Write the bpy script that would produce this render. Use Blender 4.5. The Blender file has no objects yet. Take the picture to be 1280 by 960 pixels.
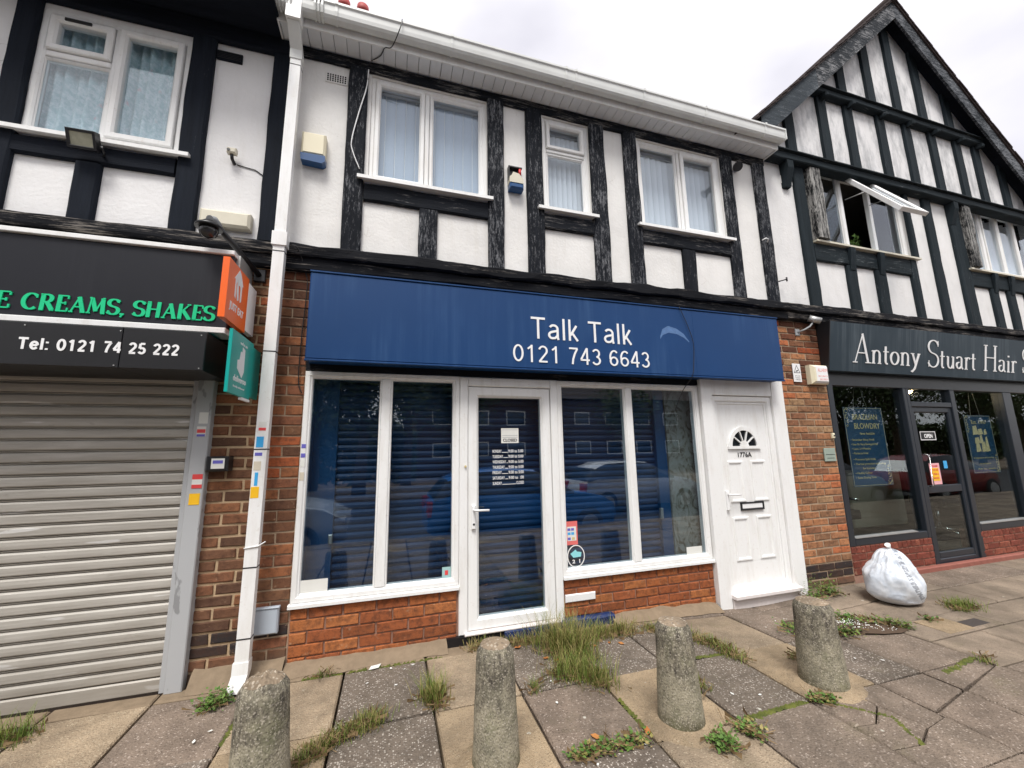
import bpy, bmesh, math, random
from mathutils import Vector, Matrix, noise
random.seed(7)
scene = bpy.context.scene
COL = scene.collection
R = math.radians

# ---------------------------------------------------------------- camera
cd = bpy.data.cameras.new('camera'); cam = bpy.data.objects.new('camera', cd); COL.objects.link(cam)
cd.sensor_width = 36; cd.lens = 497.868 / 1280 * 36; cd.clip_start = .05; cd.clip_end = 600
yaw, pit, rol = R(16.8904), R(9.3903), R(-.9715)
fw = Vector((math.sin(yaw)*math.cos(pit), math.cos(yaw)*math.cos(pit), math.sin(pit)))
rt = Vector((math.cos(yaw), -math.sin(yaw), 0)); up = rt.cross(fw)
r2 = rt*math.cos(rol) + up*math.sin(rol); u2 = -rt*math.sin(rol) + up*math.cos(rol)
cam.matrix_world = Matrix(((r2.x, u2.x, -fw.x, 0), (r2.y, u2.y, -fw.y, -3.4), (r2.z, u2.z, -fw.z, 1.5), (0, 0, 0, 1)))
scene.camera = cam

# ---------------------------------------------------------------- sky, sun, exposure
SUN_EL, SUN_AZ = R(60), R(200)
world = bpy.data.worlds.new('World'); scene.world = world; world.use_nodes = True
wn = world.node_tree.nodes; wl = world.node_tree.links; wn.clear()
wo = wn.new('ShaderNodeOutputWorld'); bg = wn.new('ShaderNodeBackground'); bg.inputs['Strength'].default_value = .1
sky = wn.new('ShaderNodeTexSky'); sky.sky_type = 'NISHITA'; sky.sun_disc = False
sky.sun_elevation = SUN_EL; sky.sun_rotation = SUN_AZ; sky.air_density = 1; sky.dust_density = 3
tc = wn.new('ShaderNodeTexCoord'); mp = wn.new('ShaderNodeMapping'); mp.inputs['Scale'].default_value = (1, 1, 2.2)
nz = wn.new('ShaderNodeTexNoise'); nz.inputs['Scale'].default_value = 1.6; nz.inputs['Detail'].default_value = 5; nz.inputs['Roughness'].default_value = .45
cr = wn.new('ShaderNodeMapRange'); cr.inputs['From Min'].default_value = .32; cr.inputs['From Max'].default_value = .66
cl = wn.new('ShaderNodeMix'); cl.data_type = 'RGBA'; cl.inputs[6].default_value = (5.3, 5.2, 5.7, 1); cl.inputs[7].default_value = (9.8, 9.6, 9.7, 1)
mx = wn.new('ShaderNodeMix'); mx.data_type = 'RGBA'; mx.inputs[0].default_value = .93
wl.new(tc.outputs['Generated'], mp.inputs['Vector']); wl.new(mp.outputs['Vector'], nz.inputs['Vector'])
wl.new(nz.outputs['Fac'], cr.inputs['Value']); wl.new(cr.outputs['Result'], cl.inputs[0]); wl.new(sky.outputs['Color'], mx.inputs[6]); wl.new(cl.outputs[2], mx.inputs[7])
wl.new(mx.outputs[2], bg.inputs['Color']); wl.new(bg.outputs['Background'], wo.inputs['Surface'])
sd = bpy.data.lights.new('sun', 'SUN'); sd.energy = 2.2; sd.angle = R(20); sd.color = (1, .975, .93)
sun = bpy.data.objects.new('sun', sd); COL.objects.link(sun); sun.location = (-6, -14, 16)
sun.rotation_euler = (R(90) - SUN_EL, 0, R(-22))
scene.view_settings.view_transform = 'Standard'; scene.view_settings.look = 'None'
scene.view_settings.exposure = .72; scene.view_settings.gamma = 1; scene.view_settings.use_curve_mapping = False
scene.render.engine = 'CYCLES'
scene.cycles.max_bounces = 8; scene.cycles.transparent_max_bounces = 12; scene.cycles.caustics_reflective = False
scene.cycles.caustics_refractive = False

# ---------------------------------------------------------------- node helpers
class NT:
    def __init__(s, m):
        s.t = m.node_tree; s.n = s.t.nodes; s.l = s.t.links
    def new(s, typ, **kw):
        n = s.n.new(typ)
        for k, v in kw.items(): setattr(n, k, v)
        return n
    def link(s, a, b): s.l.new(a, b)
    def pos(s, scale=(1, 1, 1), rnd=False):
        g = s.new('ShaderNodeNewGeometry'); m = s.new('ShaderNodeMapping'); m.inputs['Scale'].default_value = scale
        s.link(g.outputs['Position'], m.inputs['Vector']); return m.outputs['Vector']
    def noise(s, vec, scale, detail=4, rough=.55, dist=0):
        n = s.new('ShaderNodeTexNoise'); n.inputs['Scale'].default_value = scale; n.inputs['Detail'].default_value = detail
        n.inputs['Roughness'].default_value = rough; n.inputs['Distortion'].default_value = dist
        s.link(vec, n.inputs['Vector']); return n.outputs['Fac']
    def vor(s, vec, scale, feature='F1', out='Distance'):
        n = s.new('ShaderNodeTexVoronoi', feature=feature); n.inputs['Scale'].default_value = scale
        s.link(vec, n.inputs['Vector']); return n.outputs[out]
    def ramp(s, fac, stops, interp='LINEAR'):
        r = s.new('ShaderNodeValToRGB'); e = r.color_ramp.elements; r.color_ramp.interpolation = interp
        while len(e) < len(stops): e.new(.5)
        for el, (p, c) in zip(e, stops):
            el.position = p; el.color = (c, c, c, 1) if isinstance(c, (int, float)) else (*c, 1)
        s.link(fac, r.inputs['Fac']); return r.outputs['Color']
    def mix(s, fac, a, b, blend='MIX'):
        m = s.new('ShaderNodeMix', data_type='RGBA', blend_type=blend)
        for sock, v in ((m.inputs[0], fac), (m.inputs[6], a), (m.inputs[7], b)):
            if isinstance(v, (int, float)): sock.default_value = v
            elif isinstance(v, tuple): sock.default_value = (*v, 1)
            else: s.link(v, sock)
        return m.outputs[2]
    def math(s, op, a, b=0.0):
        m = s.new('ShaderNodeMath', operation=op)
        for sock, v in zip(m.inputs, (a, b)):
            if isinstance(v, (int, float)): sock.default_value = v
            else: s.link(v, sock)
        return m.outputs[0]
    def rnd(s):
        return s.new('ShaderNodeObjectInfo').outputs['Random']

def bsdf(name, rough=.6, spec=.5, metal=0):
    m = bpy.data.materials.new(name); m.use_nodes = True
    b = m.node_tree.nodes['Principled BSDF']
    b.inputs['Roughness'].default_value = rough; b.inputs['Specular IOR Level'].default_value = spec; b.inputs['Metallic'].default_value = metal
    return m, b, NT(m)
def bump(nt, b, h, strength=.3, dist=.01):
    n = nt.new('ShaderNodeBump'); n.inputs['Strength'].default_value = strength; n.inputs['Distance'].default_value = dist
    nt.link(h, n.inputs['Height']); nt.link(n.outputs['Normal'], b.inputs['Normal'])
def setc(nt, b, c):
    if isinstance(c, tuple): b.inputs['Base Color'].default_value = (*c, 1)
    else: nt.link(c, b.inputs['Base Color'])

def m_plain(name, c, rough=.5, spec=.5, metal=0, var=.12, scale=9, bmp=0, bscale=60):
    m, b, nt = bsdf(name, rough, spec, metal)
    n = nt.noise(nt.pos(), scale, 5)
    setc(nt, b, nt.mix(n, tuple(x*(1-var) for x in c), tuple(min(1, x*(1+var)) for x in c)))
    if bmp: bump(nt, b, nt.noise(nt.pos(), bscale, 4), bmp, .004)
    return m
def m_timber(name, base, fleck, amount, horiz=False, flat=0, along=3.0):
    m, b, nt = bsdf(name, .8, .12)
    base = tuple(x*.55 for x in base); fleck = tuple(x*.85 for x in fleck)
    sc = (along, 22, 45) if horiz else (45, 22, along)
    v = nt.pos(sc); g = nt.noise(v, 1, 6, .7)
    big = nt.noise(nt.pos(), 3.2, 3)
    thr = nt.math('ADD', g, nt.math('MULTIPLY', nt.math('SUBTRACT', big, .5), .5))
    fine = nt.noise(nt.pos((along*3.2, 60, 120) if horiz else (120, 60, along*5)), 1, 4, .8)
    thr = nt.math('ADD', nt.math('ADD', nt.math('MULTIPLY', thr, .5), nt.math('MULTIPLY', fine, .5)), nt.math('MULTIPLY', nt.math('SUBTRACT', nt.rnd(), .5), .06))
    mask = nt.ramp(thr, [(max(.02, .585-amount), 0), (min(.99, .70-amount), 1)])
    c0 = nt.mix(nt.noise(v, .6, 4), tuple(x*.55 for x in base), tuple(x*1.7 for x in base))
    setc(nt, b, nt.mix(mask, c0, fleck))
    bump(nt, b, g, .55, .012)
    return m
def m_plaster(name, c=(.78, .765, .75), stain=(.38, .37, .37), amount=.5, mould=0.0):
    m, b, nt = bsdf(name, .85, .2)
    p = nt.pos()
    n1 = nt.noise(p, 2.1, 7, .62); n2 = nt.noise(p, 38, 4)
    col = nt.mix(nt.ramp(n1, [(.35, 1), (.62, 0)]), c, tuple(x*(1-.14*amount) for x in c))
    spk = nt.ramp(nt.noise(p, 26, 3, .7), [(.70, 0), (.76, 1)])
    col = nt.mix(nt.math('MULTIPLY', spk, .35*amount), col, (.45, .38, .3))
    wv = nt.new('ShaderNodeVectorMath', operation='ADD'); cn = nt.new('ShaderNodeTexNoise'); cn.inputs['Scale'].default_value = 5; cn.inputs['Detail'].default_value = 6
    nt.link(nt.pos(), cn.inputs['Vector']); ms = nt.new('ShaderNodeVectorMath', operation='SCALE'); ms.inputs['Scale'].default_value = .45; nt.link(cn.outputs['Color'], ms.inputs[0])
    nt.link(nt.pos((1, 1, 1.6)), wv.inputs[0]); nt.link(ms.outputs[0], wv.inputs[1])
    crack = nt.ramp(nt.vor(wv.outputs[0], 1.1, 'DISTANCE_TO_EDGE'), [(.0, 1), (.0035, 0)])
    cm = nt.math('MULTIPLY', crack, nt.ramp(nt.noise(p, 1.7, 2), [(.54, 0), (.66, .5)]))
    col = nt.mix(cm, col, (.42, .38, .34))
    dr = nt.ramp(nt.noise(nt.pos((9, 9, 1.2)), 1.3, 6, .7), [(.52, 0), (.76, .30*amount)]); col = nt.mix(dr, col, (.52, .47, .39))
    if mould:
        w = nt.ramp(nt.noise(nt.pos((3, 3, 1.1)), 1.6, 7, .7), [(.44, 0), (.68, 1)])
        col = nt.mix(nt.math('MULTIPLY', w, mould), col, (.25, .26, .27))
    setc(nt, b, col); bump(nt, b, nt.math('ADD', n2, nt.math('MULTIPLY', nt.noise(p, 9, 5), 1.2)), .38, .008)
    return m
def m_brick(name, stops, speck=.5, dirt=0):
    m, b, nt = bsdf(name, .88, .15)
    r = nt.rnd(); col = nt.ramp(r, stops, 'CONSTANT')
    off = nt.new('ShaderNodeVectorMath', operation='ADD'); nt.link(nt.pos(), off.inputs[0])
    cb = nt.new('ShaderNodeCombineXYZ'); nt.link(nt.math('MULTIPLY', r, 37), cb.inputs[0]); nt.link(cb.outputs[0], off.inputs[1])
    v = off.outputs[0]
    n = nt.noise(v, 22, 6, .65)
    col = nt.mix(nt.ramp(n, [(.3, .75), (.55, 0)]), col, (.07, .035, .025), 'MIX')
    n2 = nt.noise(v, 110, 3, .7)
    col = nt.mix(nt.math('MULTIPLY', nt.ramp(n2, [(.56, 0), (.68, 1)]), speck), col, (.035, .02, .018))
    pale = nt.ramp(nt.noise(v, 15, 4, .7), [(.60, 0), (.74, .5)])
    col = nt.mix(pale, col, (.50, .34, .22))
    if dirt:
        z = nt.new('ShaderNodeSeparateXYZ'); nt.link(nt.pos(), z.inputs[0])
        gr = nt.ramp(nt.math('ADD', z.outputs[2], nt.math('MULTIPLY', nt.noise(nt.pos(), 7, 4), .25)), [(.08, dirt), (.33, 0)])
        col = nt.mix(gr, col, (.10, .08, .06))
    setc(nt, b, col); bump(nt, b, nt.math('ADD', n, nt.math('MULTIPLY', n2, .5)), .6, .006)
    return m
def m_mortar(name, c, dirt=0.0):
    m, b, nt = bsdf(name, .95, .1)
    n = nt.noise(nt.pos(), 14, 6, .6)
    setc(nt, b, nt.mix(n, tuple(x*.6 for x in c), tuple(x*1.25 for x in c)))
    bump(nt, b, nt.noise(nt.pos(), 90, 4), .6, .005); return m
def m_slab(name, c, light, dens=.5, coarse=95, stain=.5):
    m, b, nt = bsdf(name, .93, .12)
    p = nt.pos(); r = nt.rnd()
    n = nt.noise(p, 3.1, 7, .65)
    base = nt.mix(nt.ramp(n, [(.33, 0), (.66, 1)]), tuple(x*.66 for x in c), tuple(x*1.22 for x in c))
    base = nt.mix(nt.math('MULTIPLY', r, .25), base, (.27, .22, .17))
    vc = nt.vor(p, coarse, 'F1', 'Color'); sep = nt.new('ShaderNodeSeparateColor'); nt.link(vc, sep.inputs[0])
    agg = nt.ramp(sep.outputs[0], [(1-dens*.55, 0), (1-dens*.45, 1)])
    d = nt.vor(p, coarse); inside = nt.ramp(d, [(.35, 1), (.55, 0)])
    col = nt.mix(nt.math('MULTIPLY', nt.math('MULTIPLY', agg, inside), .75), base, light)
    dk = nt.ramp(sep.outputs[1], [(.72, 0), (.8, 1)])
    col = nt.mix(nt.math('MULTIPLY', nt.math('MULTIPLY', dk, inside), .55), col, tuple(x*.38 for x in c))
    st = nt.ramp(nt.noise(p, 5.5, 6, .7), [(.5, 0), (.68, stain)])
    col = nt.mix(st, col, tuple(x*.5 for x in c))
    gr = nt.ramp(nt.noise(nt.pos(), 1.15, 8, .72, .6), [(.42, 0), (.64, .5)]); col = nt.mix(gr, col, (.085, .072, .058))
    gn = nt.ramp(nt.noise(nt.pos((1, 1, 1)), 2.3, 7, .75), [(.58, 0), (.74, .35)]); col = nt.mix(gn, col, (.13, .125, .055))
    lich = nt.ramp(nt.vor(nt.pos(), 4.3), [(.035, .85), (.06, 0)])
    lm = nt.math('MULTIPLY', lich, nt.ramp(nt.noise(p, 40, 3), [(.4, 0), (.5, 1)]))
    col = nt.mix(lm, col, (.55, .53, .46))
    setc(nt, b, col); bump(nt, b, nt.math('ADD', d, nt.math('MULTIPLY', nt.noise(p, 40, 5), 1.0)), .7, .006)
    return m
def m_glass(name='window_glass', tint=(.86, .9, .9), boost=1.7, add=.03):
    m = bpy.data.materials.new(name); m.use_nodes = True; nt = NT(m); nt.n.clear()
    o = nt.new('ShaderNodeOutputMaterial'); mixs = nt.new('ShaderNodeMixShader')
    t = nt.new('ShaderNodeBsdfTransparent'); t.inputs['Color'].default_value = (*tint, 1)
    g = nt.new('ShaderNodeBsdfGlossy'); g.inputs['Roughness'].default_value = .0; g.inputs['Color'].default_value = (.92, .96, 1, 1)
    ge = nt.new('ShaderNodeNewGeometry'); dt = nt.new('ShaderNodeVectorMath', operation='DOT_PRODUCT')
    nt.link(ge.outputs['Normal'], dt.inputs[0]); nt.link(ge.outputs['Incoming'], dt.inputs[1])
    f5 = nt.math('POWER', nt.math('SUBTRACT', 1.0, nt.math('ABSOLUTE', dt.outputs['Value'])), 5.0)
    bp = nt.new('ShaderNodeBump'); bp.inputs['Strength'].default_value = .05; bp.inputs['Distance'].default_value = .02
    nt.link(nt.noise(nt.pos((1, 1, 1)), 1.6, 1), bp.inputs['Height']); nt.link(bp.outputs[0], g.inputs['Normal'])
    fac = nt.math('ADD', nt.math('MULTIPLY', f5, .9), add); c = nt.new('ShaderNodeClamp'); nt.link(fac, c.inputs[0])
    nt.link(c.outputs[0], mixs.inputs[0]); nt.link(t.outputs[0], mixs.inputs[1]); nt.link(g.outputs[0], mixs.inputs[2]); nt.link(mixs.outputs[0], o.inputs[0])
    return m
def m_emit(name, c, s):
    m, b, nt = bsdf(name, .5); b.inputs['Emission Color'].default_value = (*c, 1); b.inputs['Emission Strength'].default_value = s
    setc(nt, b, c); return m

# ---------------------------------------------------------------- materials
M = {}
PALE = (.33, .33, .345)
M['timber_v'] = m_timber('weathered_black_timber', (.016, .019, .026), (.22, .225, .24), .065, along=6)
M['timber_h'] = m_timber('weathered_black_beam', (.016, .019, .026), (.27, .26, .25), .035, True)
M['beam_rough'] = m_timber('rough_black_bressummer', (.014, .015, .019), (.30, .27, .24), .045, True, along=2)
M['navy_v'] = m_timber('navy_painted_timber', (.016, .021, .032), (.16, .17, .19), -.06)
M['navy_h'] = m_timber('navy_painted_beam', (.014, .018, .028), (.15, .16, .18), -.07, True)
M['gable_v'] = m_timber('black_gable_timber', (.028, .039, .047), (.17, .19, .21), -.02)
M['gable_h'] = m_timber('black_gable_beam', (.028, .038, .045), (.22, .24, .25), -.0, True)
M['peel_v'] = m_timber('peeling_black_post', (.02, .022, .024), (.42, .41, .39), .115)
M['plaster'] = m_plaster('cream_white_render', (.80, .785, .76), amount=.8); M['plaster_l'] = m_plaster('white_render', (.80, .79, .785), amount=.5)
M['plaster_g'] = m_plaster('gable_render', (.75, .74, .74), amount=.7, mould=.8)
M['plaster_h'] = m_plaster('salon_render', (.77, .76, .75), amount=.7, mould=.12)
def m_upvc(name, c, g):
    m, b, nt = bsdf(name, .34, .45)
    a = nt.ramp(nt.noise(nt.pos((7, 7, 1.3)), 1.6, 6, .65), [(.48, 0), (.74, g)]); d = nt.ramp(nt.noise(nt.pos(), 36, 4, .7), [(.60, 0), (.72, g*.8)])
    setc(nt, b, nt.mix(d, nt.mix(a, c, (.56, .52, .46)), (.50, .42, .34))); return m
M['upvc'] = m_upvc('white_upvc', (.82, .82, .81), .38)
M['upvc_warm'] = m_plain('aged_white_upvc', (.72, .67, .65), .45, .4, var=.1, scale=30)
M['gutter'] = m_plain('white_gutter_plastic', (.68, .69, .67), .38, .5, var=.16, scale=4)
M['soffit'] = m_plain('soffit_plastic', (.74, .76, .78), .45, .4, var=.06)
M['metal_grey'] = None
M['glass'] = m_glass(tint=(.84, .90, .93), add=.10); M['glass_dark'] = m_glass('salon_glass', (.82, .87, .86), 1, .045)
M['glass_up'] = m_glass('upper_window_glass', (.93, .96, .98), 1, .062)
M['black'] = m_plain('black_plastic', (.009, .009, .011), .4, .5, var=.2)
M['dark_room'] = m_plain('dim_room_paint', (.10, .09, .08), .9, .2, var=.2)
M['blind'] = m_plain('vertical_blind_fabric', (.46, .52, .61), .8, .2, var=.05, scale=3)
M['blind_w'] = m_plain('pale_blind_fabric', (.80, .81, .84), .8, .2, var=.05, scale=3)
M['cream'] = m_plain('cream_plastic', (.74, .68, .50), .45, .4, var=.05, scale=5)
M['cream2'] = m_plain('aged_cream_plastic', (.62, .58, .47), .5, .4, var=.12, scale=8)
M['blue_plastic'] = m_plain('dark_blue_plastic', (.012, .07, .20), .3, .5, var=.1)
M['white_paint'] = m_plain('white_paint', (.80, .80, .80), .5, .4, var=.02)
M['letter_white'] = m_plain('white_lettering', (.82, .82, .82), .5, .3, var=.05, scale=12)
M['letter_green'] = m_plain('green_lettering', (.01, .55, .24), .5, .3, var=.03)
M['orange'] = m_plain('orange_sign_face', (.86, .13, .012), .35, .5, var=.03)
M['teal'] = m_plain('teal_sign_face', (.0, .33, .29), .35, .5, var=.03)
M['alu'] = m_plain('brushed_aluminium', (.45, .45, .44), .45, .5, .7, var=.15)
M['lead'] = m_plain('lead_grey', (.30, .31, .32), .55, .4, var=.25, scale=25)
M['meter'] = m_plain('pale_grey_meter_box', (.42, .47, .53), .45, .4, var=.05)
M['red'] = m_plain('red_plastic', (.55, .03, .03), .4, .5, var=.1)
M['stk_red'] = m_plain('red_print', (.72, .07, .07), .4); M['stk_yellow'] = m_plain('yellow_print', (.88, .50, .02), .4)
M['stk_blue'] = m_plain('blue_print', (.05, .38, .75), .4); M['stk_purple'] = m_plain('purple_print', (.14, .13, .50), .4)
M['stk_paper'] = m_plain('paper_label', (.72, .72, .68), .7); M['stk_beige'] = m_plain('beige_label', (.60, .54, .43), .7)
M['navy_poster'] = m_plain('navy_poster', (.012, .055, .13), .4); M['gold'] = m_plain('gold_print', (.62, .50, .24), .5)
M['gold2'] = m_plain('pale_gold_print', (.60, .50, .30), .5, var=.5, scale=25)
M['rubber'] = m_plain('tyre_rubber', (.02, .02, .02), .8); M['terracotta'] = m_plain('red_clay', (.36, .055, .05), .6, .3, var=.2)
M['roof_tile'] = m_plain('brown_roof_tile', (.055, .042, .04), .85, .2, var=.4, scale=12, bmp=.4)
M['salon_frame'] = m_plain('charcoal_frame_paint', (.018, .023, .031), .35, .5, var=.12)
M['vent'] = m_plain('vent_hole_shadow', (.02, .02, .02), .9, .1); M['red_tile'] = m_plain('red_painted_plinth', (.27, .10, .075), .7, .3, var=.3, scale=14, bmp=.3)
M['kerb_blue'] = m_plain('flaked_blue_paint', (.012, .028, .10), .55, .4, var=.9, scale=35, bmp=.5)
M['tarmac'] = m_plain('tarmac', (.05, .05, .052), .95, .2, var=.3, scale=30, bmp=.5, bscale=200)
M['chrome'] = m_plain('chrome', (.6, .6, .6), .2, .5, 1, var=.05)

def m_sign(name, c, pale, streak, rough=.5, band=None):
    m, b, nt = bsdf(name, rough, .3)
    s = nt.noise(nt.pos((17, 1, .55)), 1, 5, .75); s2 = nt.noise(nt.pos((1.0, 1, .6)), 1.7, 3)
    k = nt.math('MULTIPLY', nt.ramp(s, [(.45, 0), (.85, 1)]), nt.ramp(s2, [(.46, 0), (.66, streak)]))
    base = nt.mix(nt.noise(nt.pos(), 1.1, 4), tuple(x*.86 for x in c), tuple(x*1.14 for x in c))
    setc(nt, b, nt.mix(k, base, pale)); bump(nt, b, nt.noise(nt.pos(), 1.5, 2), .05, .02); return m
M['sign_blue'] = m_sign('blue_sign_metal', (.003, .040, .140), (.06, .14, .29), .55)
M['sign_black'] = m_sign('black_sign_board', (.009, .010, .015), (.05, .055, .065), .3)
M['sign_slate'] = m_sign('slate_sign_board', (.020, .036, .050), (.20, .24, .27), .6)
def m_shutter():
    m, b, nt = bsdf('galvanised_shutter', .5, .4, .1)
    n = nt.noise(nt.pos((2.2, 1, 26)), 1, 5, .6)
    col = nt.mix(nt.ramp(n, [(.35, 0), (.65, 1)]), (.37, .345, .305), (.49, .465, .42))
    w = nt.ramp(nt.noise(nt.pos((1.3, 1, 11)), 1.5, 3, .5), [(.66, 0), (.69, 1)])
    col = nt.mix(nt.math('MULTIPLY', w, .7), col, (.72, .71, .69))
    r = nt.ramp(nt.noise(nt.pos((3, 1, 9)), 2.3, 5, .7), [(.62, 0), (.78, .6)])
    col = nt.mix(r, col, (.20, .165, .13))
    z_ = nt.new('ShaderNodeSeparateXYZ'); nt.link(nt.pos(), z_.inputs[0]); col = nt.mix(nt.ramp(nt.math('ADD', z_.outputs[2], nt.math('MULTIPLY', nt.noise(nt.pos(), 4, 5), .5)), [(.25, .5), (.75, 0)]), col, (.24, .21, .17))
    setc(nt, b, col); return m
M['shutter'] = m_shutter()
def m_rail():
    m, b, nt = bsdf('painted_grey_steel', .45, .5)
    n = nt.ramp(nt.noise(nt.pos((3, 3, 1)), 3.5, 4, .6), [(.60, 0), (.63, 1)])
    setc(nt, b, nt.mix(n, (.42, .43, .44), (.26, .265, .27))); return m
M['rail'] = m_rail()
M['shutter_blue'] = m_plain('dark_blue_shutter', (.006, .036, .105), .35, .5, .1, var=.2)
M['guide_blue'] = m_plain('blue_shutter_guide', (.006, .055, .15), .4, .5, var=.1)
def m_panel():
    m, b, nt = bsdf('pale_crackled_panel', .5, .4)
    c = nt.ramp(nt.noise(nt.pos((1, 1, .7)), 9, 6, .6, 2.5), [(.38, (.10, .085, .06)), (.5, (.23, .22, .19)), (.7, (.27, .28, .26))])
    setc(nt, b, c); return m
M['side_panel'] = m_panel()
def m_curtain():
    m, b, nt = bsdf('floral_net_curtain', .9, .1)
    p = nt.pos(); v = nt.noise(p, 30, 5, .7); f = nt.ramp(nt.vor(p, 6), [(.0, (.74, .38, .45)), (.10, (.74, .62, .64)), (.18, (.78, .86, .88))])
    c = nt.mix(nt.ramp(v, [(.42, 0), (.62, 1)]), (.50, .66, .68), f)
    setc(nt, b, c)
    return m
M['curtain'] = m_curtain()
B1 = [(0, (.17, .08, .045)), (.22, (.24, .10, .055)), (.42, (.13, .065, .04)), (.6, (.30, .12, .055)), (.78, (.20, .10, .055)), (.93, (.38, .11, .045))]
M['brick_pier'] = m_brick('brown_red_brick', B1, .4, .8)
M['brick_left'] = m_brick('dark_brown_brick', [(0, (.17, .085, .05)), (.3, (.22, .10, .055)), (.6, (.12, .065, .042)), (.85, (.27, .12, .06))], .35, .8)
M['brick_riser'] = m_brick('orange_brick', [(0, (.38, .125, .045)), (.35, (.32, .10, .04)), (.7, (.26, .085, .035)), (.9, (.41, .15, .055))], .55)
M['brick_right'] = m_brick('mixed_orange_brick', [(0, (.36, .17, .085)), (.2, (.27, .14, .075)), (.4, (.42, .19, .09)), (.6, (.24, .11, .06)), (.75, (.36, .22, .12)), (.9, (.45, .15, .065))], .25)
M['brick_top'] = m_brick('dark_top_brick', [(0, (.12, .05, .03)), (.4, (.17, .065, .035)), (.75, (.30, .075, .03))], .3)
M['brick_black'] = m_brick('black_painted_brick', [(0, (.035, .030, .030)), (.5, (.05, .035, .03))], .2)
M['brick_red'] = m_brick('deep_red_brick', [(0, (.23, .065, .045)), (.4, (.18, .05, .035)), (.8, (.27, .085, .055))], .25)
M['mortar'] = m_mortar('grey_brown_mortar', (.40, .30, .21)); M['mortar_tan'] = m_mortar('sandy_mortar', (.52, .38, .24))
M['mortar_riser'] = m_mortar('brown_riser_mortar', (.34, .20, .15)); M['cement'] = m_mortar('stained_cement', (.25, .19, .13))
M['slab_dark'] = m_slab('dark_aggregate_slab', (.165, .135, .110), (.62, .56, .49), .6)
M['slab_tan'] = m_slab('tan_aggregate_slab', (.37, .285, .195), (.52, .44, .32), .35, 120, .3)
M['slab_pink'] = m_slab('brownish_slab', (.225, .175, .138), (.48, .40, .34), .35)
M['slab_far'] = m_slab('smooth_tan_slab', (.315, .250, .190), (.40, .33, .25), .12, 160, .35)
M['concrete_tan'] = m_slab('tan_concrete', (.40, .30, .19), (.48, .40, .29), .2, 140, .4)
M['dirt'] = m_mortar('joint_dirt', (.055, .045, .03))
M['earth'] = m_mortar('brown_earth', (.10, .07, .05))
def m_leafy(name, a, c, rough=.6):
    m, b, nt = bsdf(name, rough, .3)
    n = nt.noise(nt.pos(), 14, 3, .6)
    setc(nt, b, nt.mix(nt.ramp(n, [(.35, 0), (.65, 1)]), a, c)); b.inputs['Subsurface Weight'].default_value = 0
    return m
M['grass'] = m_leafy('green_grass', (.085, .14, .02), (.19, .22, .045)); M['grass_y'] = m_leafy('yellowing_grass', (.19, .18, .045), (.33, .26, .11))
M['weed'] = m_leafy('bright_weed_leaf', (.05, .12, .02), (.13, .21, .045)); M['tree_leaf'] = m_leafy('tree_leaf', (.03, .06, .012), (.08, .11, .03))
M['dead'] = m_leafy('dead_stems', (.14, .09, .045), (.30, .21, .11)); M['moss'] = m_leafy('moss', (.05, .065, .012), (.12, .13, .025)); M['bark'] = m_plain('bark', (.09, .07, .05), .9, .1, var=.3)
M['leaf_brown'] = m_leafy('fallen_leaf', (.35, .11, .03), (.48, .22, .07)); M['flower_white'] = m_plain('white_petals', (.75, .75, .72), .8)
def m_bollard():
    m, b, nt = bsdf('mossy_concrete', .95, .1)
    p = nt.pos(); z = nt.new('ShaderNodeSeparateXYZ'); nt.link(p, z.inputs[0])
    n = nt.noise(p, 11, 6, .7)
    base = nt.mix(nt.ramp(n, [(.35, 0), (.65, 1)]), (.20, .185, .135), (.38, .34, .25))
    h = nt.ramp(nt.math('ADD', z.outputs[2], nt.math('MULTIPLY', nt.math('SUBTRACT', nt.noise(p, 8, 5, .7), .5), .55)), [(.24, 0), (.36, .95)])
    dk = nt.ramp(nt.noise(nt.pos((1, 1, .4)), 40, 6, .75), [(.38, 1), (.60, .15)])
    col = nt.mix(nt.math('MULTIPLY', h, dk), base, (.060, .052, .045))
    mo = nt.ramp(nt.math('ADD', z.outputs[2], nt.math('MULTIPLY', nt.math('SUBTRACT', nt.noise(p, 9, 5, .7), .5), .22)), [(.0, .75), (.07, 0)]); col = nt.mix(mo, col, (.075, .068, .035))
    gr_ = nt.ramp(nt.noise(p, 5, 5, .7), [(.52, 0), (.66, .5)]); col = nt.mix(gr_, col, (.19, .19, .11))
    vc = nt.vor(p, 190, 'F1', 'Color'); sp = nt.new('ShaderNodeSeparateColor'); nt.link(vc, sp.inputs[0])
    col = nt.mix(nt.ramp(sp.outputs[0], [(.82, 0), (.86, .5)]), col, (.50, .45, .37))
    col = nt.mix(nt.ramp(sp.outputs[1], [(.80, 0), (.86, .5)]), col, (.07, .06, .05))
    setc(nt, b, col); bump(nt, b, nt.math('ADD', n, nt.vor(p, 85)), .45, .004); return m
M['bollard'] = m_bollard()
M['bollard_top'] = m_slab('broken_aggregate', (.30, .23, .16), (.60, .52, .42), .7, 70, .3)

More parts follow.
